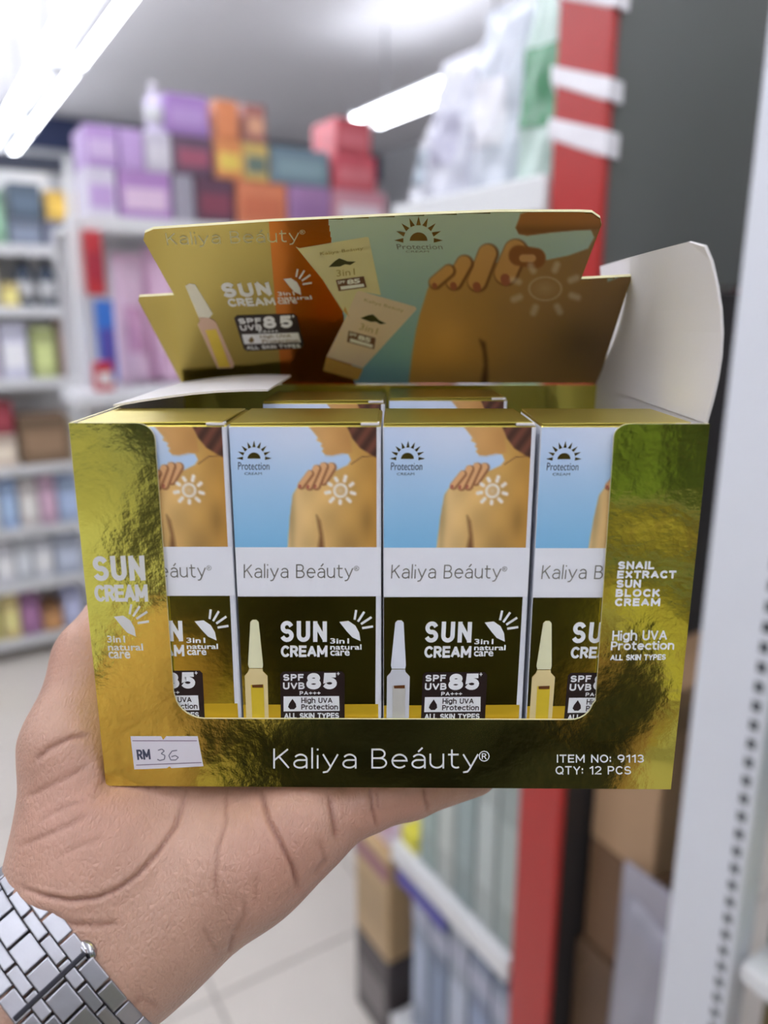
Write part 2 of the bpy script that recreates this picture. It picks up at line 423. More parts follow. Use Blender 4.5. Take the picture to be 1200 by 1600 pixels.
PRINT = mat('printed_picture', vcol='Col', rough=0.42, coat=0.15)
display = empty('display_carton', ORG, YAW)
tag(display, 'open gold foil counter display carton of sun cream resting on the palm', 'display box')
fm = dplane((0, 0, 0), (0, -1, 0))
def arc(c, r0, r1, a0, a1, n=8):
    return [(c[0]+r0*math.cos(a0+(a1-a0)*k/n), c[1]+r1*math.sin(a0+(a1-a0)*k/n)) for k in range(n+1)]
# front panel: a U cut out of one sheet, wavy as real card
xl, xr = -W/2, W/2
LW, RW, BH = fm(250, 800).x-xl, 0, 0
def f2(px, py): q = fm(px, py); return (q.x, q.z)
bl = f2(312, 1123); br = f2(905, 1125); li = f2(270, 1060); ri = f2(930, 1060); lt = f2(243, 700); rt = f2(958, 700)
outl = [(xl, 0), (xr, 0), (xr, H), (f2(985, 664)[0], H)]
c0 = f2(985, 664)[0]
rr = c0-rt[0]
outl += [(c0-rr*math.sin(t), H-rr*.85*(1-math.cos(t))) for t in np.linspace(.15, math.pi/2, 7)]
rb = 0.0055
outl += [(ri[0]+.0006, br[1]+rb)] + [(ri[0]-rb+rb*math.cos(t), br[1]+rb-rb*math.sin(t)) for t in np.linspace(.2, math.pi/2, 7)]
rb2 = 0.0075
outl += [(li[0]+rb2-rb2*math.sin(t), bl[1]+rb2-rb2*math.cos(t)) for t in np.linspace(0, math.pi/2-.1, 8)] + [(li[0]-.0001, bl[1]+rb2)]
rl = lt[0]-f2(212, 664)[0]
outl += [(lt[0]-rl+rl*math.cos(t), H-rl*.9+rl*.9*math.sin(t)) for t in np.linspace(0, math.pi/2, 8)]
outl += [(xl, H)]
v, f = extrude_poly([Vector((x, 0, z)) for x, z in outl], Vector((0, -1, 0)), TH)
o = mesh_obj('front_panel', v, f, GOLD, display, mats=[GOLD, EDGE, WHITE], fmat=[0, 2]+[1]*len(outl))
o['label'] = 'gold foil front with a wide cut-out window'
def card(name, x0, x1, y0, y1, z0, z1, mi):
    """thin panel; mi: material per face order -x,+x,-y,+y,-z,+z"""
    vv = [(x, y, z) for x in (x0, x1) for y in (y0, y1) for z in (z0, z1)]
    ff = [(0, 1, 3, 2), (4, 6, 7, 5), (0, 4, 5, 1), (2, 3, 7, 6), (0, 2, 6, 4), (1, 5, 7, 3)]
    return mesh_obj(name, vv, ff, GOLD, display, mats=[GOLD, WHITE, EDGE], fmat=mi)
card('side_panel', xl, xl+TH, TH, D-TH, TH, H, [0, 1, 2, 2, 2, 2])
card('side_panel', xr-TH, xr, TH, D-TH, TH, H, [1, 0, 2, 2, 2, 2])
card('base_panel', xl, xr, TH, D, 0, TH, [2, 2, 2, 2, 0, 1])
card('back_panel', xl, xr, D-TH, D, TH, H, [2, 2, 0, 0, 2, 0])
# right dust flap, standing, slightly bowed, white inside
def flap(name, rows, th, mats, parent, smooth=True):
    """rows: list of rows of Vectors -> thickened sheet"""
    n, m_ = len(rows), len(rows[0]); front = [p for r in rows for p in r]
    vv = list(front); nn = []
    for j in range(n):
        for i in range(m_):
            a = rows[j][min(i+1, m_-1)]-rows[j][max(i-1, 0)]; b = rows[min(j+1, n-1)][i]-rows[max(j-1, 0)][i]
            nn.append(a.cross(b).normalized())
    vv += [p-q*th for p, q in zip(front, nn)]
    N = n*m_; ff = []; mi = []
    for j in range(n-1):
        for i in range(m_-1):
            a = j*m_+i
            ff.append((a, a+1, a+m_+1, a+m_)); mi.append(0)
            ff.append((N+a, N+a+m_, N+a+m_+1, N+a+1)); mi.append(1)
    rim = [i for i in range(m_)]+[j*m_+m_-1 for j in range(1, n)]+[(n-1)*m_+i for i in range(m_-2, -1, -1)]+[j*m_ for j in range(n-2, 0, -1)]
    for a, b in zip(rim, rim[1:]+rim[:1]): ff.append((a, N+a, N+b, b)); mi.append(2)
    return mesh_obj(name, vv, ff, None, parent, mats=mats, fmat=mi)
rows = []
for t in np.linspace(0, 1, 9):
    hgt = t*0.0415
    row = []
    for q in np.linspace(0, 1, 11):
        y0 = 0.0005+.0035*t*t if t > 0 else 0.0005
        y1 = D-.001-.006*t
        front_bow = -.0022*math.sin(math.pi*min(1, t*1.05))*(1-q)
        x = xr-.0003-.0030*t+.0024*math.sin(math.pi*t)*(1-.4*q)-.0012*math.sin(math.pi*q)*t
        zz = H+hgt*(1-.03*q)-(.0018*(max(0, .10-q)/.10)**2 if t > .95 else 0)
        row.append(Vector((x, y0+(y1-y0)*q+front_bow, zz)))
    rows.append(row)
o = flap('dust_flap', rows, TH, [GOLD, WHITE, WHITE], display); o['label'] = 'white inside of the standing side flap'
# left dust flap, folded in over the small boxes, sloping
rows = []
for t in np.linspace(0, 1, 7):
    row = []
    for q in np.linspace(0, 1, 9):
        y0, y1 = .028+.012*t, D-.006-.004*t
        row.append(Vector((xl+.0008+.040*t, y0+(y1-y0)*q, H+.0005+.0022*math.sin(t*2.2)+.0012*t)))
    rows.append(row)
o = flap('dust_flap', rows, TH, [WHITE, WHITE, WHITE], display); o['label'] = 'side flap folded inward over the boxes'

# printed header: hinged at the back edge, leaning forward over the carton
ELEV = math.radians(39.5)
HN = Vector((0, -math.sin(ELEV), -math.cos(ELEV)))       # faces the camera, downward
HD = Vector((0, -math.cos(ELEV), math.sin(ELEV)))        # up along the header
HO = Vector((0, D-.0005, H+.0004))
hm = dplane(HO, HN)
hout = [(285, 601), (281, 593), (216, 470), (217, 464), (272, 461), (224, 375), (226, 364), (240, 358), (420, 346), (640, 336), (780, 331), (905, 331), (925, 332), (938, 341), (940, 351), (908, 436), (987, 432), (936, 594), (934, 599)]
hp = [hm(*q) for q in hout]
hp[0].z = hp[-1].z = HO.z; hp[0].y = hp[-1].y = HO.y
v, f = extrude_poly(hp, HN, .0009)
# keep winding toward HN
me_o = mesh_obj('header_panel', v, f, None, display, mats=[GOLD_FLAT, WHITE, EDGE], fmat=[0, 1]+[2]*len(hp))
bm = bmesh.new(); bm.from_mesh(me_o.data); bmesh.ops.recalc_face_normals(bm, faces=bm.faces); bm.to_mesh(me_o.data); bm.free()
me_o['label'] = 'printed header leaning forward above the boxes'
def hoff(k): return Off(hm, HN, k*.00005+.00003)
# header picture (sky and back) on a dense sheet
hz2 = lambda x, y: (620+x/2.3077, 310+y/2.3077)
hz1 = lambda x, y: (200+x/2.5, 320+y/2.5)
nx, ny = 330, 150
gx, gy = np.meshgrid(np.linspace(500, 992, nx), np.linspace(326, 602, ny))
X, Y = gx, gy
ty = np.clip((Y-335)/265, 0, 1)[..., None]; tx = np.clip((X-512)/300, 0, 1)[..., None]
img = np.array([196, 214, 200.])*(1-ty)+np.array([120, 176, 206.])*ty
img = img*(1-.12*tx)+np.array([168, 196, 186.])*.12*tx
skin_l, skin_d = np.array([204, 156, 88.]), np.array([146, 112, 70.])
tt = np.clip((X-660)/330, 0, 1)[..., None]; t2 = np.clip((Y-430)/170, 0, 1)[..., None]
sk = skin_l*(1-tt)+skin_d*tt
sk = sk*(1+.10*np.exp(-((X-705)/30)**2-((Y-525)/35)**2))[..., None]
sk = sk*(1-.22*np.exp(-((X-905)/45)**2-((Y-535)/35)**2))[..., None]
back = [hz2(*q) for q in [(40, 690), (55, 560), (70, 470), (82, 420), (110, 330), (125, 295), (170, 260), (260, 225), (430, 235), (520, 226), (620, 205), (690, 180), (712, 140), (700, 112), (742, 90), (760, 300), (860, 260), (860, 690)]]
img = over(img, poly_mask(X, Y, back, 1.6), sk)
head_ = [hz2(*q) for q in [(446, 55), (440, 75), (428, 105), (440, 128), (470, 134), (560, 122), (640, 115), (705, 112), (745, 110), (760, 40), (520, 30)]]
img = over(img, poly_mask(X, Y, head_, 1.6), sk*.0+np.array([178, 116, 58.])*(1-.22*np.exp(-((Y-360)/9)**2))[..., None])
win = [hz2(*q) for q in [(470, 133), (560, 121), (640, 115), (700, 112), (704, 140), (690, 176), (620, 203), (530, 224), (505, 190), (480, 170)]]
for a, b, r in (((430, 190), (395, 270), 40), ((330, 200), (292, 300), 33), ((245, 235), (208, 300), 27), ((188, 262), (140, 303), 20)):
    a, b = hz2(*a), hz2(*b); r = r/2.3077
    img = over(img, cap_mask(X, Y, a, b, r+1.8, 2.5), (112, 66, 34))
    img = over(img, cap_mask(X, Y, (a[0]-1.5, a[1]-1), (b[0]-1.5, b[1]-1), r, 2), (212, 160, 96))
    img = over(img, cap_mask(X, Y, (b[0]-2, b[1]+r*.45), (b[0]-1, b[1]+r*.7), r*.42, 1.2), (170, 96, 70))
img = over(img, cap_mask(X, Y, hz2(440, 205), hz2(500, 215), 16, 2), (150, 92, 46))
img = over(img, cap_mask(X, Y, hz2(455, 215), hz2(488, 215), 6, 1.5), (214, 164, 110))
arm = [hz2(*q) for q in [(300, 510), (318, 520), (326, 580), (328, 680), (300, 680), (316, 600), (312, 550)]]
img = over(img, poly_mask(X, Y, arm, 4), (84, 48, 26))
sun_c = hz2(535, 325)
rad = np.hypot((X-sun_c[0])/1.0, (Y-sun_c[1])/.72)
ring = np.clip(1-np.abs(rad-25)/3.5, 0, 1)*.75
img = over(img, np.maximum(ring*.6, np.clip(1-rad/26, 0, 1)*.25), (232, 222, 204))
for k in range(8):
    a = k*math.pi/4+.35
    p0 = (sun_c[0]+math.cos(a)*44, sun_c[1]+math.sin(a)*31); p1 = (sun_c[0]+math.cos(a)*54, sun_c[1]+math.sin(a)*40)
    img = over(img, cap_mask(X, Y, p0, p1, 5.0, 3)*.5, (232, 224, 208))
left_edge = [(512, 300), (512, 344), (554, 603), (1100, 620), (1100, 300)]
keepm = poly_mask(gx, gy, left_edge, 1) >= .5
keepo = poly_mask(gx, gy, hout, 1) >= .52
o = grid_print('printed_picture', gx, gy, img, hoff(1), PRINT, display, keepm & keepo)
o['label'] = 'picture of a bare back with a sun drawn in cream'
# clean bounds: orange reflection in the header foil, put in as a tint
pr = Print(hoff(0)); pr.poly([(420, 346.5), (513, 342), (556, 600.5), (440, 600.5)]); o = pr.build('reflection_field', ORANGE_REFL, display); o['label'] = 'orange brown reflection tinted into the header foil'
# two cream tubes printed on the header
TUBE_A = mat('printed_tube', (222, 214, 170), 0.45, var=.05, vscale=90); TUBE_B = mat('printed_tube_cap', (206, 160, 84), .45, var=.08, vscale=120)
CREAMT = mat('printed_tube_pale', (226, 206, 190), 0.45, var=.05, vscale=90)
pr = Print(hoff(2)); pr.poly([hz1(*q) for q in [(655, 162), (670, 168), (930, 124), (940, 126), (988, 352), (900, 335), (865, 440), (836, 410), (760, 290)]]); o = pr.build('tube_picture', TUBE_A, display)
pr = Print(hoff(3)); pr.poly([hz1(*q) for q in [(893, 338), (905, 334), (1122, 396), (1128, 406), (918, 636), (775, 592), (850, 440)]]); o = pr.build('tube_picture', CREAMT, display)
pr = Print(hoff(3)); pr.poly([hz1(*q) for q in [(775, 594), (918, 640), (898, 684), (762, 646)]]); o = pr.build('tube_cap_picture', TUBE_B, display)
pr = Print(hoff(3)); pr.poly([hz1(*q) for q in [(848, 395), (866, 440), (858, 432), (842, 412)]]); pr.build('tube_cap_picture', TUBE_B, display)
GREEN = mat('dark_green_ink', (62, 62, 34), .45)
for cx, cy, rot, s in ((838, 224, -.05, 1), (962, 446, .35, .95)):
    R_ = lambda x, y: hz1(cx+(x*math.cos(rot)-y*math.sin(rot))*s, cy+(x*math.sin(rot)+y*math.cos(rot))*s)
    pr = Print(hoff(4)); pr.poly([R_(*q) for q in [(-55, 14), (-30, -8), (-12, -18), (8, -10), (20, -4), (52, -2), (30, 10), (10, 6), (-10, 14)]])
    pr.build('leaf_mark', GREEN, display)
BADGE = mat('badge_brown', (112, 74, 58), .45)
for (cx, cy, rot) in ((872, 305, -.12), (912, 525, .28)):
    R_ = lambda x, y: hz1(cx+x*math.cos(rot)-y*math.sin(rot), cy+x*math.sin(rot)+y*math.cos(rot))
    pr = Print(hoff(4)); pr.poly([R_(*q) for q in [(-58, -20), (52, -22), (58, 22), (-52, 24)]])
    pr.build('badge', BADGE, display)
pr = Print(hoff(5))
for (cx, cy, rot) in ((872, 305, -.12), (912, 525, .28)):
    R_ = lambda x, y: hz1(cx+x*math.cos(rot)-y*math.sin(rot), cy+x*math.sin(rot)+y*math.cos(rot))
    pr.text('SPF', [R_(-52, -16), R_(-22, -16), R_(-52, -4), R_(-22, -4)], .02); pr.text('85', [R_(-16, -17), R_(36, -17), R_(-16, 2), R_(36, 2)], .05)
    pr.poly([R_(*q) for q in [(-44, 6), (48, 6), (50, 18), (-42, 19)]])
pr.build('lettering', WINK, display)
pr = Print(hoff(4)); DIMINK = mat('dim_gold_ink', (176, 158, 96), .45)
for (cx, cy, rot, wd) in ((835, 180, -.13, 85), (1000, 392, .27, 80)):
    R_ = lambda x, y: hz1(cx+x*math.cos(rot)-y*math.sin(rot), cy+x*math.sin(rot)+y*math.cos(rot))
    pr.text('Kaliya Beáuty', [R_(-wd, -8), R_(wd, -8), R_(-wd, 8), R_(wd, 8)], .0)
for (cx, cy, rot) in ((850, 262, -.1), (940, 482, .3)):
    R_ = lambda x, y: hz1(cx+x*math.cos(rot)-y*math.sin(rot), cy+x*math.sin(rot)+y*math.cos(rot))
    pr.text('3in1', [R_(-36, -13), R_(36, -13), R_(-36, 13), R_(36, 13)], .0)
pr.build('lettering', DIMINK, display)
# header lettering
pr = Print(hoff(.6))
pr.stroke('Kaliya Beáuty', [(258, 364), (467, 358), (262, 386), (468, 381)], 1.9, .24, -.25, 1.05)
pr.text('®', [(468, 359), (477, 359), (468, 366), (477, 366)])
pr.build('lettering', mat('pale_gold_ink', (214, 208, 170), .5), display)
pr = Print(hoff(.8))
pr.stroke('SUN', [(343, 442), (419, 439), (350, 465), (426, 462)], 6.2, .42)
pr.stroke('CREAM', [(354, 466.5), (427, 464), (358, 479), (432, 477)], 3.2, .28)
q = pr; q.leaf(443, 428, 42)
for i, (t, wd) in enumerate((('3in1', 26), ('natural', 53), ('care', 30))):
    pr.text(t, [(433, 456+i*6.5), (433+wd, 455+i*6.5), (435, 462+i*6.5), (435+wd, 461+i*6.5)], .02)
pr.build('lettering', SILVER, display)
pr = Print(hoff(2)); pr.poly([(366, 497), (370, 493), (458, 490), (464, 494), (475, 538), (472, 544), (386, 548), (381, 545)]); pr.build('badge', BINK, display)
pr = Print(hoff(3))
pr.stroke('SPF', [(371, 497), (407, 496), (374, 505.5), (409, 504.5)], 2.2, .3); pr.stroke('UVB', [(374, 507), (408, 506), (377, 516), (410, 515)], 2.2, .3)
pr.stroke('85', [(409, 494), (455, 492), (413, 513), (458, 511)], 5.2, .42); pr.text('+', [(456, 491), (460, 491), (456, 496), (460, 496)], .03)
pr.stroke('PA+++', [(404, 515), (434, 514), (405, 520), (435, 519)], 1, .3)
pr.poly([(378, 522), (466, 519), (470, 534), (382, 537)])
pr.stroke('ALL SKIN TYPES', [(385, 539.5), (468, 537), (386, 545.5), (470, 542.5)], 1.4, .3)
pr.build('lettering', WINK, display)
pr = Print(hoff(4)); pr.text('High UVA', [(406, 523), (455, 521.5), (407, 529), (456, 527.5)], .015); pr.text('Protection', [(409, 529.5), (466, 528), (410, 535.5), (467, 534)], .015)
pr.poly([(393, 525), (397, 530), (396, 534), (391, 535), (388, 531)]); pr.build('lettering', mat('gold_brown_ink', (120, 96, 50), .5), display)
pr = Print(hoff(2)); pr.sunburst(654, 375, 33); pr.build('sunburst_mark', mat('gold_ink', (140, 106, 46), .35, metal=.5), display)
pr = Print(hoff(2)); pr.text('Protection', [(619, 381), (690, 381), (621, 389), (692, 389)]); pr.text('CREAM', [(634, 391), (670, 391), (634, 394), (670, 394)]); pr.build('lettering', GINK, display)
# ampoule picture on the header
def ampoule(pm, cap, shoulder, body, liquid, parent, m_cap, m_glass, m_liq):
    a = Print(pm(2)); a.poly(cap); a.build('ampoule_cap_picture', m_cap, parent)
    a = Print(pm(2)); a.poly(body); [a.poly(s) for s in shoulder]; a.build('ampoule_picture', m_glass, parent)
    a = Print(pm(3)); a.poly(liquid); a.build('ampoule_liquid_picture', m_liq, parent)
AMP_CAP = mat('ampoule_cap_ink', (232, 226, 204), .4, var=.05, vscale=150)
AMP_GL = mat('ampoule_glass_ink', (214, 176, 150), .4); AMP_LQ = mat('ampoule_liquid_ink', (226, 196, 66), .35, metal=.3, var=.12, vscale=160)
ampoule(hoff, [hz1(*q) for q in [(224, 316), (240, 307), (262, 310), (332, 425), (318, 440), (276, 438)]],
        [[hz1(*q) for q in [(276, 440), (318, 440), (338, 452), (345, 462), (272, 466), (282, 452)]]],
        [hz1(*q) for q in [(272, 466), (345, 460), (415, 622), (410, 636), (350, 638)]],
        [hz1(*q) for q in [(302, 488), (344, 484), (400, 632), (356, 634)]], display, AMP_CAP, AMP_GL, AMP_LQ)

# lettering on the gold front
def foff(k): return Off(fm, Vector((0, -1, 0)), k*.00005+.00003)
pr = Print(foff(0))
pr.stroke('Kaliya Beáuty', R4(427, 1169.5, 748, 1206.5), 2.6, .22, -.25, 1.05)
pr.rect('®', 748, 1173, 765, 1190)
pr.stroke('ITEM NO: 9113', R4(870, 1179, 1006, 1191.5), 2.0, .28); pr.stroke('QTY: 12 PCS', R4(868, 1197, 986, 1210), 2.0, .28)
pr.build('lettering', WINK, display)
pr = Print(foff(0))
pr.stroke('SUN', [(143, 869), (225, 868), (147, 908), (228, 907)], 8.0, .42); pr.stroke('CREAM', [(146, 914), (230, 913), (149, 940), (232, 940)], 5.6, .27)
pr.leaf(178, 954, 52)
for i, (t, wd) in enumerate((('3in1', 28), ('natural', 55), ('care', 34))):
    pr.text(t, [(167+i, 993+i*12.5), (167+i+wd, 993+i*12.5), (168+i, 1004+i*12.5), (168+i+wd, 1004+i*12.5)], .02)
pr.build('lettering', SILVER, display)
pr = Print(foff(0))
for i, (t, x1) in enumerate((('SNAIL', 1023), ('EXTRACT', 1057), ('SUN', 1002), ('BLOCK', 1032), ('CREAM', 1032))):
    pr.stroke(t, [(966-i*1.2, 877+i*14.4), (x1, 877+i*14.4), (965-i*1.2, 889.5+i*14.4), (x1-1, 889.5+i*14.4)], 3.3, .36)
pr.stroke('High UVA', [(957, 986), (1043, 985), (956, 1003), (1042, 1002)], 2.7, .26, -.25, 1.05); pr.stroke('Protection', [(955, 1003), (1054, 1002), (954, 1016), (1053, 1015)], 2.7, .25, 0, 1.05)
pr.stroke('ALL SKIN TYPES', [(954, 1023), (1041, 1022), (953, 1032), (1040, 1031)], 2.0, .3)
pr.build('lettering', WINK, display)
# price sticker
st = Print(foff(1)); st.poly([(204, 1150), (252, 1150), (255, 1156), (260, 1150), (309, 1150), (318, 1197), (268, 1200), (265, 1197), (261, 1200), (210, 1202)])
sticker = st.build('price_sticker', mat('sticker_paper', (226, 222, 230), .55), display); sticker['label'] = 'small white handwritten price sticker'
st = Print(foff(2)); st.line([(207, 1157), (308, 1157)], 1.2); st.line([(213, 1195), (315, 1191)], 1.2); st.build('ruled_line', mat('mauve_ink', (128, 108, 130), .5), sticker)
st = Print(foff(2)); st.stroke('RM', [(213, 1171), (234, 1170), (215, 1187), (236, 1186)], 3.0, .3); st.build('lettering', mat('blue_grey_ink', (70, 74, 96), .5), sticker)
st = Print(foff(2)); st.line([(247, 1172), (253, 1170), (257, 1173), (252, 1177), (258, 1180), (257, 1186), (250, 1188), (246, 1186)], 1.5)
st.line([(277, 1172), (269, 1173), (264, 1180), (267, 1187), (275, 1187), (279, 1183), (274, 1180), (268, 1182)], 1.5); st.build('handwriting', mat('pen_ink', (110, 110, 128), .5), sticker)

# ------------------------------------------------------------------ the small cartons
BWD, BDP, BHT = 0.0360, 0.0300, H-0.0012
FY = 0.0012                                              # front faces sit just behind the carton front
bp = dplane((0, FY, 0), (0, -1, 0))
X2 = bp(357, 664).x                                      # left edge of the second carton
def b2(px, py):
    q = bp(px, py); return Vector((max(-BWD/2+.0001, min(BWD/2-.0001, q.x-X2-BWD/2)), 0, q.z-TH))
def boff(k): return Off(b2, Vector((0, -1, 0)), k*.00005+.00003)
z3 = lambda x, y: (90+x/2.3077, 620+y/2.3077)
z5 = lambda x, y: (100+x/2.3077, 930+y/2.3077)
FRONT_FOIL = foil('carton_foil', (206, 192, 74), 0.13, 0.12, 12.0, 0.05, 300.0)
TOP_FOIL = foil('carton_top_foil', (206, 190, 92), 0.36, 0.12, 12.0, 0.05, 300.0)
SIDEW = mat('carton_side', (222, 224, 232), .5)
def small_box():
    e = empty('cream_carton')
    bm = bmesh.new()
    vs = add_box(bm, -BWD/2, BWD/2, 0, BDP, 0, BHT, .0004, 1)
    for f_ in bm.faces: f_.material_index = 1 if f_.normal.z > .5 or (f_.calc_center_median().z > BHT*.999) else 0
    bm_obj('body', bm, None, e, mats=[SIDEW, TOP_FOIL])
    # tuck lid: a thin sheet with a free corner and a seam
    bm = bmesh.new(); add_box(bm, -BWD/2+.0002, BWD/2-.0009, .0002, BDP-.0003, BHT, BHT+.0004, .0001)
    for vv in bm.verts:
        if vv.co.x > 0 and vv.co.y < BDP/2: vv.co.z += .0004
    bm_obj('tuck_lid', bm, TOP_FOIL, e)
    bm = bmesh.new(); add_box(bm, BWD/2-.0048, BWD/2-.0004, -.00003, .0022, BHT-.0001, BHT+.00055, .0001); bm_obj('lid_tab', bm, WHITE, e)
    # the picture
    nx, ny = 118, 98
    gx, gy = np.meshgrid(np.linspace(*[z3(q, 0)[0] for q in (618, 1150)], nx), np.linspace(667, 855.2, ny))
    X, Y = (gx-90)*2.3077, (gy-620)*2.3077
    ty = np.clip((Y-108)/435, 0, 1)[..., None]
    img = np.array([206, 220, 246.])*(1-ty)+np.array([132, 192, 232.])*ty
    img = over(img, np.exp(-((X-860)/160)**2-((Y-130)/120)**2)*.5, (226, 232, 248))
    back = [(900, 100), (915, 118), (938, 146), (934, 158), (955, 168), (948, 178), (960, 186), (952, 196), (966, 209), (990, 211), (1025, 203), (1048, 206), (1058, 228), (1046, 246), (1004, 266), (960, 270), (905, 285), (868, 320), (848, 352), (838, 430), (828, 560), (1160, 560), (1160, 100)]
    tt = np.clip((X-850)/300, 0, 1)[..., None]
    sk = np.array([236, 200, 138.])*(1-tt)+np.array([196, 146, 68.])*tt
    sk = sk*(1-.13*np.clip((Y-380)/170, 0, 1)*np.exp(-((X-1050)/70)**2))[..., None]*(1+.05*np.sin(X/23)*np.sin(Y/31))[..., None]
    sk = sk*(1-.16*np.exp(-((X-845)/14)**2))[..., None]*(1-.12*np.exp(-((X-1115)/22)**2-((Y-450)/70)**2))[..., None]
    sk = sk*(1+.06*np.exp(-((X-950)/60)**2-((Y-370)/50)**2))[..., None]
    img = over(img, poly_mask(X, Y, back, 3), sk)
    img = over(img, poly_mask(X, Y, [(900, 100), (960, 100), (1050, 104), (1062, 200), (1040, 206), (990, 214), (966, 212), (945, 150)], 5)*.35, (196, 128, 76))
    img = over(img, poly_mask(X, Y, [(1040, 100), (1160, 100), (1160, 224), (1128, 208), (1090, 184), (1062, 148)], 4), np.array([96, 58, 44.])*(1+.25*np.sin(X/9+Y/13))[..., None])
    img = over(img, np.maximum(cap_mask(X, Y, (1060, 242), (1098, 216), 1.5, 2), cap_mask(X, Y, (1098, 216), (1150, 212), 1.5, 2))*.8, (96, 60, 40))
    for a, b, r in (((985, 252), (955, 300), 15), ((958, 250), (930, 318), 14), ((932, 258), (905, 320), 13), ((908, 275), (876, 318), 11)):
        img = over(img, cap_mask(X, Y, (a[0]+4, a[1]+3), (b[0]+4, b[1]+3), r+2, 4), (150, 96, 60))
        img = over(img, cap_mask(X, Y, a, b, r-1, 3), (228, 176, 124)); img = over(img, cap_mask(X, Y, (b[0]-2, b[1]+3), (b[0]-3, b[1]+7), 5, 2), (178, 96, 78))
    img = over(img, poly_mask(X, Y, [(934, 428), (946, 448), (956, 500), (962, 550), (938, 550), (946, 500)], 8)*.85, (112, 70, 40))
    rad = np.hypot(X-1020, Y-338)
    img = over(img, np.clip(1-np.abs(rad-22)/9, 0, 1), (244, 240, 234)); img = over(img, np.clip(1-rad/26, 0, 1)*.5, (240, 226, 206))
    for k in range(9):
        a = k*2*math.pi/9+.2
        img = over(img, cap_mask(X, Y, (1020+math.cos(a)*40, 338+math.sin(a)*38), (1020+math.cos(a)*(52+4*math.sin(k*2.3)), 338+math.sin(a)*(50+5*math.cos(k*1.7))), 6.5, 4), (246, 240, 232))
    o = grid_print('printed_picture', gx, gy, img, boff(0), PRINT, e); o['label'] = 'picture of a bare back against blue sky'
    pr = Print(boff(0)); pr.poly([(357.5, 855), (596, 855), (595, 931), (360, 931)]); pr.build('white_band', mat('band_white', (236, 237, 243), .45, coat=.1), e)
    pr = Print(boff(0)); pr.poly([(362, 932), z5(1125, 4), z5(1122, 456), z5(1122, 520), (371, 1150)]); pr.build('foil_panel', FRONT_FOIL, e)
    pr = Print(boff(.5)); pr.poly([(366.5, 1101), (591, 1100), (591, 1150), (369, 1150)]); pr.build('yellow_band', mat('yellow_band_foil', (226, 186, 44), .3, metal=.35), e)
    pr = Print(boff(1)); pr.stroke('Kaliya Beáuty', R4(381, 881.5, 552, 907), 1.8, .23, -.25, 1.05); pr.rect('®', 553, 884, 561, 892); pr.build('lettering', GINK, e)
    pr = Print(boff(1)); pr.sunburst(397, 716, 24); pr.build('sunburst_mark', mat('dark_gold_foil_ink', (96, 84, 36), .3, metal=.6), e)
    pr = Print(boff(1)); pr.rect('Protection', 372, 722, 421, 734); pr.rect('CREAM', 382, 738, 409, 742); pr.build('lettering', mat('blue_grey_ink', (70, 74, 96), .5), e)
    pr = Print(boff(1))
    pr.stroke('SUN', [z5(780, 92), z5(948, 94), z5(780, 168), z5(948, 168)], 6.6, .46); pr.stroke('CREAM', [z5(782, 181), z5(950, 181), z5(782, 223), z5(950, 222)], 3.9, .3)
    x, y = z5(993, 75); pr.leaf(x, y, 50)
    for i, (t, wd) in enumerate((('3in1', 68), ('natural', 113), ('care', 70))):
        pr.text(t, [z5(960, 155+i*22), z5(960+wd, 155+i*22), z5(960, 174+i*22), z5(960+wd, 174+i*22)], .02)
    pr.build('lettering', WINK, e)
    pr = Print(boff(1)); pr.poly([z5(*q) for q in [(790, 275), (1002, 274), (1012, 284), (1012, 460), (782, 460), (780, 285)]]); pr.build('badge', BINK, e)
    pr = Print(boff(2))
    pr.stroke('SPF', [z5(790, 284), z5(864, 283), z5(790, 308), z5(864, 307)], 2.5, .34); pr.stroke('UVB', [z5(790, 314), z5(868, 313), z5(790, 339), z5(868, 338)], 2.5, .3)
    pr.stroke('85', [z5(874, 280), z5(984, 279), z5(874, 339), z5(984, 338)], 7.2, .36); pr.text('+', [z5(984, 276), z5(994, 276), z5(984, 288), z5(994, 288)], .03)
    pr.stroke('PA+++', [z5(850, 345), z5(925, 345), z5(850, 359), z5(925, 359)], 1.3, .3); pr.poly([z5(*q) for q in [(792, 364), (992, 363), (994, 416), (792, 418)]])
    pr.stroke('ALL SKIN TYPES', [z5(794, 424), z5(992, 423), z5(794, 444), z5(992, 443)], 1.9, .3); pr.build('lettering', WINK, e)
    pr = Print(boff(3)); pr.stroke('High UVA', [z5(856, 369), z5(968, 369), z5(856, 390), z5(968, 390)], 1.5, .26, -.25, 1.05); pr.stroke('Protection', [z5(856, 393), z5(988, 393), z5(856, 411), z5(988, 411)], 1.5, .26, 0, 1.05)
    pr.poly([z5(*q) for q in [(824, 372), (836, 390), (838, 402), (830, 410), (816, 410), (808, 402), (812, 390)]]); pr.build('lettering', BINK, e)
    cap = [z5(*q) for q in [(672, 96), (680, 88), (694, 88), (702, 96), (718, 250), (716, 262), (668, 262), (664, 250)]]
    sh = [z5(*q) for q in [(668, 264), (716, 264), (718, 274), (734, 290), (652, 290), (664, 276)]]
    ampoule(boff, cap, [sh], [z5(*q) for q in [(652, 290), (734, 290), (740, 500), (660, 500)]], [z5(*q) for q in [(674, 322), (720, 322), (726, 500), (682, 500)]], e,
            mat('carton_ampoule_cap', (232, 230, 190), .4, var=.06, vscale=200), mat('carton_ampoule_glass', (226, 206, 150), .35), mat('carton_ampoule_liquid', (238, 208, 60), .3, metal=.25, var=.1, vscale=150))
    pr = Print(boff(4)); pr.poly([z5(*q) for q in [(678, 322), (718, 320), (718, 332), (680, 332)]]); pr.build('meniscus_mark', mat('brown_ink', (104, 60, 24), .4), e)
    return e
sb0 = small_box()
PITCHX = 0.03655
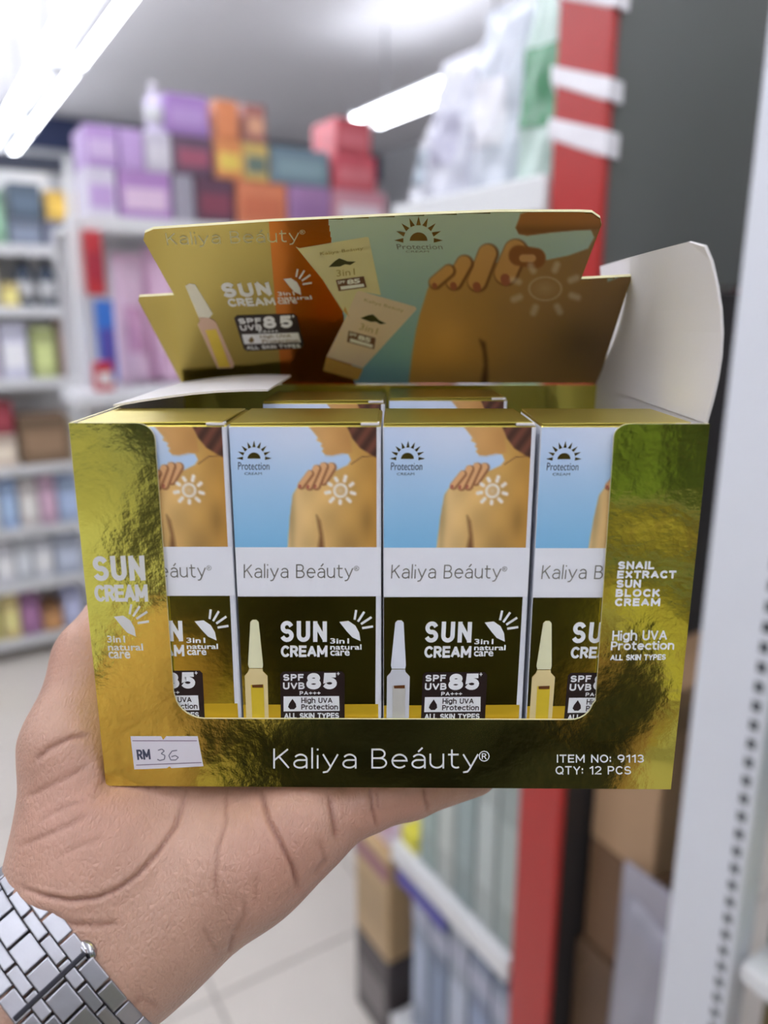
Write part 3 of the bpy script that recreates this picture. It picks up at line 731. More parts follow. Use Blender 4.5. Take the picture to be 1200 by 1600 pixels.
spots = [(X2-PITCHX+BWD/2, FY, 0, 'cream carton whose print is half hidden by the panel lettered SUN CREAM'),
         (X2+BWD/2, FY, 0, 'fully visible cream carton with yellow ampoule, beside the half hidden one with no ampoule showing'),
         (X2+PITCHX+BWD/2, FY, 0, 'fully visible cream carton with silvery white ampoule in front row'),
         (X2+2*PITCHX+BWD/2+.0006, FY, 0, 'cream carton partly hidden by the panel lettered SNAIL EXTRACT'),
         (X2+BWD/2+.0004, .048, 0, 'cream carton in the rear row behind the yellow ampoule carton'),
         (X2+PITCHX+BWD/2+.0012, .0565, 0, 'cream carton in the rear row behind the silvery ampoule carton')]
for i, (x, y, a, lab) in enumerate(spots):
    t = sb0 if i == 0 else copy_tree(sb0)
    t.matrix_world = MD @ Matrix.Translation((x, y, TH)) @ Matrix.Rotation(a, 4, 'Z')
    tag(t, lab, 'carton', 'cream cartons in the display')
SILVER_CAP = mat('silver_ampoule_cap', (222, 226, 236), .35, var=.05, vscale=200); SILVER_GL = mat('silver_ampoule_glass', (206, 208, 214), .35)
SILVER_LQ = mat('silver_ampoule_liquid', (216, 214, 206), .3, metal=.25, var=.08, vscale=150)

def dress(thing, table):
    for ch in thing.children:
        k = ch.name.split('.')[0]
        if k in table:
            ch.data = ch.data.copy(); ch.data.materials[0] = table[k]
third = [o for o in C.objects if o.get('label') == spots[2][3]][0]
dress(third, {'ampoule_cap_picture': SILVER_CAP, 'ampoule_picture': SILVER_GL, 'ampoule_liquid_picture': SILVER_LQ})
# ------------------------------------------------------------------ the hand (implicit surface, meshed with surface nets)
def surface_net(F, lo, hi, h):
    n = [int(math.ceil((hi[i]-lo[i])/h))+1 for i in range(3)]
    ax = [lo[i]+h*np.arange(n[i]) for i in range(3)]
    G = np.stack(np.meshgrid(*ax, indexing='ij'), -1).astype(np.float32)
    V = F(G.reshape(-1, 3)).reshape(n).astype(np.float32)
    S = V < 0
    c = [slice(0, -1), slice(1, None)]
    cells = tuple(k-1 for k in n)
    acc = np.zeros(cells+(3,), np.float32); cnt = np.zeros(cells, np.float32)
    corners = [(i, j, k) for i in (0, 1) for j in (0, 1) for k in (0, 1)]
    for a in corners:
        for d in range(3):
            if a[d] == 1: continue
            b = list(a); b[d] = 1
            va = V[c[a[0]], c[a[1]], c[a[2]]]; vb = V[c[b[0]], c[b[1]], c[b[2]]]
            m = (va < 0) != (vb < 0)
            t = np.where(m, va/(va-vb+1e-20), 0)
            for e in range(3):
                acc[..., e] += m*(a[e] + (t if e == d else 0))
            cnt += m
    ids = -np.ones(cells, np.int64); mk = cnt > 0
    idx = np.argwhere(mk); ids[mk] = np.arange(len(idx))
    verts = (idx + acc[mk]/cnt[mk][:, None])*h + np.array(lo)
    faces = []
    for d in range(3):
        e1, e2 = (d+1) % 3, (d+2) % 3
        sl0 = [slice(None)]*3; sl1 = [slice(None)]*3
        sl0[d] = slice(0, -1); sl1[d] = slice(1, None)
        ch = S[tuple(sl0)] != S[tuple(sl1)]
        q = np.argwhere(ch)
        ok = (q[:, e1] > 0) & (q[:, e2] > 0) & (q[:, e1] < n[e1]-1) & (q[:, e2] < n[e2]-1)
        q = q[ok]
        def cid(o1, o2):
            r = q.copy(); r[:, e1] += o1; r[:, e2] += o2
            return ids[r[:, 0], r[:, 1], r[:, 2]]
        quad = np.stack([cid(-1, -1), cid(0, -1), cid(0, 0), cid(-1, 0)], 1)
        inside = S[tuple(sl0)][tuple(q.T)]
        quad[~inside] = quad[~inside][:, ::-1]
        faces.append(quad)
    return verts, np.concatenate(faces)
def rcone(p, a, b, r0, r1):
    a = np.array(a, np.float32); b = np.array(b, np.float32); d = b-a
    t = np.clip(((p-a)@d)/(d@d+1e-12), 0, 1)
    return np.linalg.norm(p-a-t[:, None]*d, axis=1)-(r0+(r1-r0)*t)
def ellip(p, c, axes):
    """axes: three Vectors (semi-axes)"""
    q = p-np.array(c, np.float32)
    k = np.zeros(len(p), np.float32); g = np.zeros(len(p), np.float32)
    for a in axes:
        a = np.array(a, np.float32); l2 = a@a; u = (q@a)/l2
        k += u*u; g += u*u/l2
    k = np.sqrt(k); return k*(k-1)/np.sqrt(g+1e-12)
def smin(a, b, k):
    h = np.clip(.5+.5*(b-a)/k, 0, 1)
    return b+(a-b)*h-k*h*(1-h)
def box_sdf(p, lo, hi):
    c = (np.array(lo)+np.array(hi))/2; e = (np.array(hi)-np.array(lo))/2
    q = np.abs(p-c.astype(np.float32))-e.astype(np.float32)
    return np.linalg.norm(np.maximum(q, 0), axis=1)+np.minimum(q.max(1), 0)
ZB = ORG.z                                               # underside of the carton
WR = P(130, 1485, .2085)                                 # middle of the wrist
ELB = WR+(Vector((-.27, .006, CAM_Z-.28))-P(125, 1494, .205))
ARM = (ELB-WR).normalized()
# joints
CARP = P(215, 1415, .214)
WT, WP = P(112, 1462, .2075), P(146, 1500, .2065)         # thumb side and little-finger side of the wrist
HYP0, HYP1 = P(205, 1488, .2065), P(388, 1352, .2110)
T_CMC, T_MCP = P(128, 1366, .2085), P(110, 1165, .2150)
T_IP, T_TIP = Vector((-.0862, .2085, CAM_Z-.0985)), Vector((-.0840, .2310, CAM_Z-.0890))
M5 = P(470, 1284, .2145)
M4, M3, M2 = (Vector((-.024, .206, ZB-.0145)), Vector((-.030, .226, ZB-.0145)), Vector((-.037, .245, ZB-.014)))
def finger(base, pts, rr):
    return [(a, b, r0, r1) for a, b, r0, r1 in zip([base]+pts[:-1], pts, rr, rr[1:])]
f5 = finger(M5, [P(566, 1250, .2185), P(640, 1232, .2215), P(742, 1207, .2275)], [.0118, .0092, .0083, .0068])
f4 = finger(M4, [Vector((.004, .220, ZB-.0105)), Vector((.030, .231, ZB-.0095)), Vector((.052, .240, ZB-.0082))], [.0115, .0098, .0088, .0074])
f3 = finger(M3, [Vector((.008, .240, ZB-.0105)), Vector((.036, .252, ZB-.0098)), Vector((.058, .262, ZB-.0085))], [.0118, .0100, .0090, .0076])
f2_ = finger(M2, [Vector((.000, .262, ZB-.0105)), Vector((.024, .273, ZB-.0095)), Vector((.044, .281, ZB-.0083))], [.0115, .0098, .0088, .0075])
def hand_sdf(p):
    d = rcone(p, WT, WT+ARM*.042, .0185, .0190)
    d = smin(d, rcone(p, WP, WP+ARM*.042, .0180, .0186), .012)
    d = smin(d, rcone(p, CARP, WR, .0180, .0195), .014)
    # metacarpals and palm pad
    for m, r in ((M5, .0125), (M4, .0135), (M3, .0135), (M2, .0135)):
        d = smin(d, rcone(p, CARP, m, .0165, r), .012)
    d = smin(d, rcone(p, HYP0, HYP1, .0150, .0130), .014)
    d = smin(d, rcone(p, HYP1, M5, .0130, .0120), .010)
    d = smin(d, rcone(p, P(330, 1330, .2150), P(300, 1255, .224), .0140, .0140), .014)
    # ball of the thumb
    d = smin(d, rcone(p, T_CMC, T_MCP, .0172, .0125), .012)
    d = smin(d, rcone(p, P(150, 1330, .2100), P(165, 1262, .2165), .0165, .0140), .014)
    d = smin(d, rcone(p, P(205, 1300, .2145), P(235, 1245, .222), .0145, .0140), .012)
    # fingers and thumb
    for fs in (f5, f4, f3, f2_):
        e = None
        for a, b, r0, r1 in fs:
            q = rcone(p, a, b, r0, r1); e = q if e is None else smin(e, q, .0025)
        d = smin(d, e, .0045)
    e = rcone(p, T_MCP, T_IP, .0124, .0104); e = smin(e, rcone(p, T_IP, T_TIP, .0104, .0080), .004)
    d = smin(d, e, .006)
    # flesh is pressed flat where the carton rests on it
    lo = (-W/2+ORG.x-.0003, ORG.y-.035, ZB-.0002); hi = (W/2+ORG.x+.0003, ORG.y+D+.001, ZB+.1)
    bx = box_sdf(p, lo, hi)
    return -smin(-d, bx-.0001, .0025)
hv, hf = surface_net(hand_sdf, (-.150, .105, CAM_Z-.232), (.066, .297, CAM_Z-.070), .0013)
# relax the net a little, then refine once
def relax(v, f, it=2, lam=.5):
    for _ in range(it):
        s = np.zeros_like(v); c = np.zeros(len(v))
        for k in range(4):
            np.add.at(s, f[:, k], v[f[:, (k+1) % 4]]); np.add.at(c, f[:, k], 1)
            np.add.at(s, f[:, k], v[f[:, (k+3) % 4]]); np.add.at(c, f[:, k], 1)
        v = v*(1-lam)+lam*s/np.maximum(c, 1)[:, None]
    return v
hv = relax(hv, hf, 2, .5)
person = mesh_obj('person', hv, hf, None, None, smooth=True, mats=[bpy.data.materials.new('tmp')])
sub = person.modifiers.new('s', 'SUBSURF'); sub.levels = sub.render_levels = 1
dg = bpy.context.evaluated_depsgraph_get(); dg.update()
me2 = bpy.data.meshes.new_from_object(person.evaluated_get(dg)); person.modifiers.clear(); person.data = me2
n = len(me2.vertices)
co = np.zeros(n*3); me2.vertices.foreach_get('co', co); co = co.reshape(-1, 3)
no = np.zeros(n*3); me2.vertices.foreach_get('normal', no); no = no.reshape(-1, 3)
# skin creases: grooves along the lines of the palm and finger joints
z7 = lambda x, y: (x/2.4625, 950+y/2.4625)
z8 = lambda x, y: (200+x/2, 1180+y/2)
CREASES = [  # (points in pixels, depth mm, half width mm)
    ([z8(185, 110), z8(150, 220), z8(90, 310), z8(30, 375), z7(540, 1020), z7(460, 1080), z7(370, 1118), z7(270, 1128), z7(170, 1110), z7(80, 1075)], .9, .6),
    ([z8(308, 110), z8(305, 210), z8(280, 300), z8(272, 390), z8(278, 460)], .5, .6),
    ([z8(418, 110), z8(438, 200), z8(480, 280), z8(515, 350), z8(530, 420)], 1.1, .6),
    ([z8(600, 270), z8(615, 330), z8(580, 375)], .4, .7), ([z8(358, 450), z8(365, 500), z8(330, 560)], .35, .7),
    ([z8(232, 540), z8(265, 600), z8(275, 615)], .3, .6), ([z8(330, 560), z8(315, 620)], .5, .7), ([z8(400, 380), z8(398, 470)], .25, .7),
    ([z8(632, 130), z8(645, 210), z8(652, 265)], .7, .8),
    ([z8(757, 100), z8(765, 170), z8(776, 222)], .7, .6), ([z8(776, 105), z8(783, 170)], .4, .5), ([z8(925, 105), z8(930, 140), z8(938, 178)], .6, .6),
    ([z7(130, 590), z7(190, 540), z7(270, 500), z7(340, 490)], .6, .8), ([z7(100, 730), z7(180, 690), z7(280, 640), z7(340, 600)], .35, .8),
    ([z7(80, 915), z7(160, 880), z7(260, 840), z7(340, 790)], .35, .8), ([z7(150, 820), z7(240, 770), z7(330, 740)], .25, .7), ([z7(220, 960), z7(320, 910), z7(400, 880)], .2, .7),
    ([z7(180, 1190), z7(280, 1218), z7(380, 1222), z7(460, 1212)], .45, .8), ([z7(60, 1140), z7(140, 1170), z7(220, 1185)], .4, .9),
    ([z7(480, 1560), z7(540, 1500), z7(610, 1540)], .3, .9)]
ppx = np.array([to_px(c) for c in co]); dep = co[:, 1]*CP-(co[:, 2]-CAM_Z)*SP_
facing = (no*(np.array([0, 0, CAM_Z])-co)).sum(1) > 0
disp = np.zeros(n); tint = np.zeros(n)
for pts, dp, hw in CREASES:
    dd = np.full(n, 1e9); tt = np.zeros(n)
    L = 0; lens = [math.hypot(b[0]-a[0], b[1]-a[1]) for a, b in zip(pts, pts[1:])]; tot = sum(lens)
    for (a, b), l in zip(zip(pts, pts[1:]), lens):
        q = seg_dist(ppx[:, 0], ppx[:, 1], a, b)
        t = np.clip(((ppx[:, 0]-a[0])*(b[0]-a[0])+(ppx[:, 1]-a[1])*(b[1]-a[1]))/(l*l), 0, 1)
        better = q < dd; dd = np.where(better, q, dd); tt = np.where(better, (L+t*l)/tot, tt); L += l
    mm = dd*dep/FPX*1000
    fade = np.clip(np.minimum(tt, 1-tt)/.15+.25, 0, 1)
    g = np.exp(-(mm/hw)**2)*fade*facing
    lip = np.exp(-((mm-hw*2.6)/(hw*1.6))**2)*fade*facing
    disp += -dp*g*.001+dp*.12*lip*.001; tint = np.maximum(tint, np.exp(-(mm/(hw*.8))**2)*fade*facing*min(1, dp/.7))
co2 = co+no*disp[:, None]
me2.vertices.foreach_set('co', co2.ravel()); me2.update()
at = me2.color_attributes.new('Col', 'FLOAT_COLOR', 'POINT')
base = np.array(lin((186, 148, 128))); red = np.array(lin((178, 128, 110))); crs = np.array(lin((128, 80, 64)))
# pinker pads: ball of the thumb, finger pads
pk = np.zeros(n)
for c, r in ((P(130, 1270, .2), .022), (P(600, 1270, .21), .02), (P(440, 1340, .2), .018), (T_IP, .02)):
    pk = np.maximum(pk, np.exp(-(((co-np.array(c))**2).sum(1))/r**2))
colr = base[None]*(1-pk[:, None]*.6)+red[None]*pk[:, None]*.6
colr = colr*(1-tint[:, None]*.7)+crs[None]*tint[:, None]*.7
at.data.foreach_set('color', np.concatenate([colr, np.ones((n, 1))], 1).astype(np.float32).ravel())
# forearm, starting inside the wrist under the bracelet
def tube_loft(bm, rings):
    R = [[bm.verts.new(v) for v in r] for r in rings]; k = len(R[0])
    for a, b in zip(R, R[1:]):
        for i in range(k): bm.faces.new((a[i], a[(i+1) % k], b[(i+1) % k], b[i]))
    bm.faces.new(R[0][::-1]); bm.faces.new(R[-1])
E1 = (WP-WT); E1 = (E1-ARM*E1.dot(ARM)).normalized(); E2 = ARM.cross(E1).normalized()
WC = (WT+WP)/2
SHO = Vector((-.13, -.33, CAM_Z-.16)); EL2 = Vector((-.215, -.035, CAM_Z-.345))
bm = bmesh.new(); bm.from_mesh(me2)
rings = []
def bez(t):
    a, b_, c, d = WC+ARM*.004, WC+ARM*.09, EL2+(WC-EL2)*.35, EL2
    return a*(1-t)**3+b_*3*t*(1-t)**2+c*3*t*t*(1-t)+d*t**3
for t, ra, rb_ in ((0, .0200, .0160), (.16, .0250, .0200), (.32, .0290, .0240), (.5, .0330, .0280), (.7, .0390, .0340), (.87, .0400, .0365), (.97, .0380, .0360)):
    c = bez(t); tg = (bez(t+.01)-bez(t-.01)).normalized() if t > 0 else ARM
    e1 = (E1-tg*E1.dot(tg)).normalized(); e2 = tg.cross(e1)
    if e2.dot(E2) < 0: e2 = -e2
    rings.append([c+e1*ra*math.cos(a)+e2*rb_*math.sin(a) for a in np.linspace(0, 2*math.pi, 28, endpoint=False)])
EC = EL2; UP = (SHO-EC).normalized()
for t, r in ((.03, .039), (.10, .044), (.20, .048), (.30, .050)):
    c = EC+UP*t; e1 = (E1-UP*E1.dot(UP)).normalized(); e2 = UP.cross(e1)
    if e2.dot(E2) < 0: e2 = -e2
    rings.append([c+e1*r*math.cos(a)+e2*r*math.sin(a) for a in np.linspace(0, 2*math.pi, 28, endpoint=False)])
tube_loft(bm, rings)
bmesh.ops.recalc_face_normals(bm, faces=bm.faces)
bm.to_mesh(me2); bm.free()
cl = me2.color_attributes.get('Col')
arr = np.zeros(len(me2.vertices)*4, np.float32); cl.data.foreach_get('color', arr); arr = arr.reshape(-1, 4)
arr[n:] = list(base)+[1]; cl.data.foreach_set('color', arr.ravel())
me2.polygons.foreach_set('use_smooth', [True]*len(me2.polygons))
def skin_mat():
    m = mat('skin', vcol='Col', rough=.42, sss=.10, var=.14, vscale=150, spec=.5)
    nt = m.node_tree; b = nt.nodes['Principled BSDF']
    tc = [q for q in nt.nodes if q.type == 'TEX_COORD'][0]
    vo = nt.nodes.new('ShaderNodeTexVoronoi'); vo.feature = 'DISTANCE_TO_EDGE'; vo.inputs['Scale'].default_value = 900
    mp = nt.nodes.new('ShaderNodeMapping'); mp.inputs['Scale'].default_value = (1, .45, .7); mp.inputs['Rotation'].default_value = (.3, .2, .7)
    nz = nt.nodes.new('ShaderNodeTexNoise'); nz.inputs['Scale'].default_value = 420; nz.inputs['Detail'].default_value = 5
    nt.links.new(tc.outputs['Object'], mp.inputs[0]); nt.links.new(mp.outputs[0], vo.inputs['Vector']); nt.links.new(tc.outputs['Object'], nz.inputs['Vector'])
    b1 = nt.nodes.new('ShaderNodeBump'); b1.inputs['Strength'].default_value = .5; b1.inputs['Distance'].default_value = .0005
    b2 = nt.nodes.new('ShaderNodeBump'); b2.inputs['Strength'].default_value = .35; b2.inputs['Distance'].default_value = .0009
    nt.links.new(vo.outputs[0], b1.inputs['Height']); nt.links.new(nz.outputs['Fac'], b2.inputs['Height']); nt.links.new(b1.outputs[0], b2.inputs['Normal']); nt.links.new(b2.outputs[0], b.inputs['Normal'])
    return m
me2.materials.clear(); me2.materials.append(skin_mat())
tag(person, 'open bare hand and wrist holding up the gold display carton from below', 'person')
# clothes of the person, who stands behind the lens
SHIRT = mat('dark_shirt', (34, 34, 40), .9, var=.15, vscale=60); TROUS = mat('dark_trousers', (40, 42, 54), .9, var=.08, vscale=50); HAIR = mat('black_hair', (22, 18, 16), .6)
def clothes(F, lo, hi, h, name, m):
    v, f = surface_net(F, lo, hi, h); o = mesh_obj(name, v, f, m, person, smooth=True); return o
TY = -.36; TX = .012
def shirt_sdf(p):
    z = lambda q: CAM_Z+q
    p = p-np.array([TX, 0, 0], np.float32)
    d = ellip(p, (0.0, TY, z(-.27)), ((.150, 0, 0), (0, .110, 0), (0, 0, .27)))
    d = smin(d, rcone(p, (-.10, TY, z(-.10)), (.10, TY, z(-.10)), .070, .070), .05)
    d = smin(d, rcone(p, (-.09, TY, z(-.36)), (.09, TY, z(-.36)), .105, .105), .08)
    d = smin(d, rcone(p, (-.125, TY, z(-.13)), tuple(EC+UP*.20-Vector((TX, 0, 0))), .068, .058), .03)
    d = smin(d, rcone(p, (.125, TY-.01, z(-.12)), (.165, TY-.05, z(-.30)), .062, .055), .03)
    return np.maximum(d, (CAM_Z-.335)-p[:, 2])
clothes(shirt_sdf, (-.36, -.55, CAM_Z-.42), (.42, -.02, CAM_Z+.02), .011, 'shirt', SHIRT)
def trouser_sdf(p):
    p = p-np.array([TX, 0, 0], np.float32)
    d = rcone(p, (-.075, TY, CAM_Z-.47), (.075, TY, CAM_Z-.47), .112, .112)
    for s in (-1, 1):
        d = smin(d, rcone(p, (s*.085, TY, CAM_Z-.55), (s*.10, TY, .50), .092, .07), .03)
        d = smin(d, rcone(p, (s*.10, TY, .50), (s*.105, TY-.02, .07), .07, .058), .02)
    return np.maximum(d, p[:, 2]-(CAM_Z-.325))
clothes(trouser_sdf, (-.24, -.50, .0), (.32, -.18, CAM_Z-.30), .013, 'trousers', TROUS)
def head_sdf(p):
    z = CAM_Z; p = p-np.array([TX, 0, 0], np.float32)
    d = ellip(p, (0, TY+.01, z+.175), ((.074, 0, 0), (0, .094, 0), (0, 0, .112)))
    d = smin(d, ellip(p, (0, TY+.045, z+.095), ((.05, 0, 0), (0, .045, 0), (0, 0, .04))), .03)
    d = smin(d, rcone(p, (0, TY-.015, z-.06), (0, TY-.005, z+.10), .056, .052), .02)
    d = smin(d, rcone(p, (0, TY+.098, z+.185), (0, TY+.118, z+.15), .008, .013), .012)
    for s in (-1, 1): d = smin(d, ellip(p, (s*.078, TY, z+.165), ((.009, 0, 0), (0, .02, 0), (0, 0, .03))), .004)
    d = smin(d, rcone(p, (-.022, TY+.092, z+.118), (.022, TY+.092, z+.118), .007, .007), .006)
    # other arm hanging at the side
    d = np.minimum(d, smin(rcone(p, (.165, TY-.05, z-.28), (.195, TY+.02, z-.50), .042, .030), rcone(p, (.195, TY+.02, z-.50), (.195, TY+.05, z-.58), .030, .036), .02))
    for k, (dx, l) in enumerate(((-.024, .075), (-.008, .085), (.008, .08), (.022, .065))):
        d = smin(d, rcone(p, (.195, TY+.05+dx, z-.59), (.188, TY+.055+dx*1.1, z-.60-l), .0095, .0075), .005)
    d = smin(d, rcone(p, (.185, TY+.07, z-.56), (.172, TY+.105, z-.61), .012, .009), .008)
    return d
v, f = surface_net(head_sdf, (-.08, -.50, CAM_Z-.71), (.36, -.17, CAM_Z+.30), .006)
me3 = bpy.data.meshes.new('b'); me3.from_pydata([tuple(q) for q in v], [], [tuple(q) for q in f])
bm = bmesh.new(); bm.from_mesh(me2); k0 = len(bm.verts); bm.from_mesh(me3); bm.to_mesh(me2); bm.free()
cl = me2.color_attributes.get('Col'); arr = np.zeros(len(me2.vertices)*4, np.float32); cl.data.foreach_get('color', arr); arr = arr.reshape(-1, 4); arr[k0:] = list(base)+[1]
cl.data.foreach_set('color', arr.ravel()); me2.polygons.foreach_set('use_smooth', [True]*len(me2.polygons))
def hair_sdf(p):
    p = p-np.array([TX, 0, 0], np.float32)
    d = ellip(p, (0, TY-.004, CAM_Z+.192), ((.083, 0, 0), (0, .100, 0), (0, 0, .112)))
    return np.maximum(d, (p[:, 1]-TY-.045)-(p[:, 2]-CAM_Z-.205)*.9+np.maximum(0, (CAM_Z+.12-p[:, 2])))
clothes(hair_sdf, (-.08, -.50, CAM_Z+.05), (.16, -.22, CAM_Z+.32), .008, 'hair', HAIR)

# ------------------------------------------------------------------ steel wristwatch
STEEL = mat('brushed_steel', (172, 172, 178), .40, metal=1.0, var=.08, vscale=300, bump=.1, bscale=1200, bdist=.0002)
STEELD = mat('polished_steel', (176, 176, 180), .16, metal=1.0)
WOFF = .007
watch = empty('wristwatch', WC+ARM*WOFF)
tag(watch, 'steel link bracelet wristwatch worn on the wrist', 'watch')
NL = 24
# the loop follows the wrist: march outward from its middle to the skin
_ang = np.linspace(0, 2*math.pi, 73); _rad = np.arange(.008, .05, .0004); _r = np.zeros(73)
for k, a in enumerate(_ang):
    dr = E1*math.cos(a)+E2*math.sin(a)
    for off in (-.007, 0, .007):
        pts = np.array([tuple(WC+ARM*(WOFF+off)+dr*r) for r in _rad], np.float32)
        v_ = hand_sdf(pts); i_ = int(np.argmax(v_ > 0)); _r[k] += _rad[i_]/3
_r = _r+.0017
for _ in range(6): _r[:-1] = (np.roll(_r[:-1], 1)+2*_r[:-1]+np.roll(_r[:-1], -1))/4; _r[-1] = _r[0]
def loop(a):
    r = float(np.interp(a % (2*math.pi), _ang, _r)); return E1*r*math.cos(a)+E2*r*math.sin(a)
per = np.linspace(0, 2*math.pi, 2001)
pl = np.array([tuple(loop(a)) for a in per]); sl = np.concatenate([[0], np.cumsum(np.linalg.norm(np.diff(pl, axis=0), axis=1))])
def at_len(u): return float(np.interp((u % 1.0)*sl[-1], sl, per))
step = sl[-1]/NL
COLS = [(-.0100, -.0059), (-.0058, -.0030), (-.0029, .0029), (.0030, .0058), (.0059, .0100)]
meshes = {}
def link_mesh(wd, ln):
    key = (round(wd, 5), round(ln, 5))
    if key not in meshes:
        bm = bmesh.new(); add_box(bm, -ln/2, ln/2, -wd/2, wd/2, -.0011, .0011, .00035, 2)
        me = bpy.data.meshes.new('link'); bm.to_mesh(me); bm.free(); me.materials.append(STEEL); meshes[key] = me
    return meshes[key]
aFace = E2.dot((Vector((0, 0, CAM_Z))-WC).normalized())   # palm side of the wrist faces the camera
for i in range(NL):
    for j, (c0_, c1_) in enumerate(COLS):
        u = (i+(.5 if j % 2 else 0))/NL
        a = at_len(u); pos = loop(a); tan = (loop(a+.01)-loop(a-.01)).normalized()
        nrm = tan.cross(ARM).normalized()
        if nrm.dot(pos) < 0: nrm = -nrm
        o = bpy.data.objects.new('link', link_mesh(c1_-c0_, step-.00042)); link(o, watch)
        yv = nrm.cross(tan)
        R = Matrix((tan, yv, nrm)).transposed().to_4x4()
        o.matrix_local = Matrix.Translation(pos+ARM*((c0_+c1_)/2)) @ R
# clasp bar with its round push button, on the palm side
best = min(np.linspace(0, 2*math.pi, 720), key=lambda a: (lambda q: (q[0]-70)**2+(q[1]-1545)**2)(to_px(WC+ARM*WOFF+loop(a))) if loop(a).dot(Vector((0, 0, CAM_Z))-WC) > 0 else 1e9)
pos = loop(best); tan = (loop(best+.01)-loop(best-.01)).normalized(); nrm = tan.cross(ARM).normalized()
if nrm.dot(pos) < 0: nrm = -nrm
R = Matrix((tan, nrm.cross(tan), nrm)).transposed().to_4x4()
bm = bmesh.new(); add_box(bm, -.0007, .0007, -.0096, .0096, -.0012, .00135, .0003, 2); o = bm_obj('clasp_bar', bm, mat('dark_gap_steel', (60, 60, 66), .35, metal=1), watch); o.matrix_local = Matrix.Translation(pos) @ R
bm = bmesh.new()
bmesh.ops.create_uvsphere(bm, u_segments=18, v_segments=10, radius=.0024); bmesh.ops.scale(bm, vec=(1.15, .8, .6), verts=bm.verts)
o = bm_obj('push_button', bm, STEELD, watch, smooth=True); o.matrix_local = Matrix.Translation(pos-ARM*.0098) @ R
# case on the far side of the wrist
nb = -(Vector((0, 0, CAM_Z))-WC); nb = (nb-ARM*nb.dot(ARM)).normalized()
ab = min(np.linspace(0, 2*math.pi, 360), key=lambda a: -loop(a).dot(nb)/loop(a).length)
pos = loop(ab); q = pos.normalized().to_track_quat('Z', 'Y').to_matrix().to_4x4()
for nm, prof, m_ in (('watch_case', [(.0185, -.003), (.0195, 0), (.0195, .005), (.0185, .0065)], STEEL), ('bezel', [(.0186, .0063), (.0186, .0075), (.0168, .0082)], STEELD), ('dial', [(.0165, .0072), (.0165, .0079)], mat('dial_black', (20, 22, 26), .3))):
    bm = bmesh.new(); lathe(bm, prof, 36); o = bm_obj(nm, bm, m_, watch, smooth=nm != 'dial'); o.matrix_local = Matrix.Translation(pos) @ q
# ------------------------------------------------------------------ shop furniture and goods (built in shop axes: x = p, y = s)
M_white = mat('white_shelf', (226, 226, 226), .4, var=.02, vscale=8)
M_post = mat('white_post', (218, 220, 226), .42, var=.02, vscale=10)
M_red = mat('red_post', (176, 40, 36), .35, var=.05, vscale=12)
M_slot = mat('slot_dark', (58, 62, 66), .7)
M_grey = mat('grey_panel', (104, 106, 102), .38, var=.05, vscale=3)
M_dark = mat('dark_panel_and_shade', (52, 48, 48), .6, var=.1, vscale=6)
def shop_empty(name, p, s, z=0.0, rz=0.0): return empty(name, SPW(s, p, z), PHI+rz)
def at_s(px, py, s):
    r = ray(px, py); d = s/(r.x*AX[0]+r.y*AX[1]); v = r*d
    return v.x*BX[0]+v.y*BX[1], v.z+CAM_Z
COLM = {}
def cm(rgb, rough=.45):
    k = 'pack_%d_%d_%d_%d' % (*rgb, int(rough*100))
    return mat(k, rgb, rough, var=.10, vscale=14, coat=.15)
def pack(name, wd, dp, ht, rgb, rgb2=None, rgb3=None, rough=.45, seam=True):
    """a carton standing on its base, front towards -y: body, printed label field, lid seam tape"""
    e = empty(name)
    box_obj('body', -wd/2, wd/2, 0, dp, 0, ht, cm(rgb, rough), e, min(.004, wd*.05), 2)
    if rgb2: box_obj('label_field', -wd*.40, wd*.40, -.0012, .0002, ht*.22, ht*.66, cm(rgb2, rough), e)
    if rgb3: box_obj('printed_band', -wd*.485, wd*.485, -.0009, .0002, ht*.78, ht*.92, cm(rgb3, rough), e)
    if seam: box_obj('lid_flap', -wd*.47, wd*.47, dp*.06, dp*.94, ht-.0002, ht+.0012, cm(tuple(min(255, int(c*1.06)) for c in rgb), rough), e)
    return e
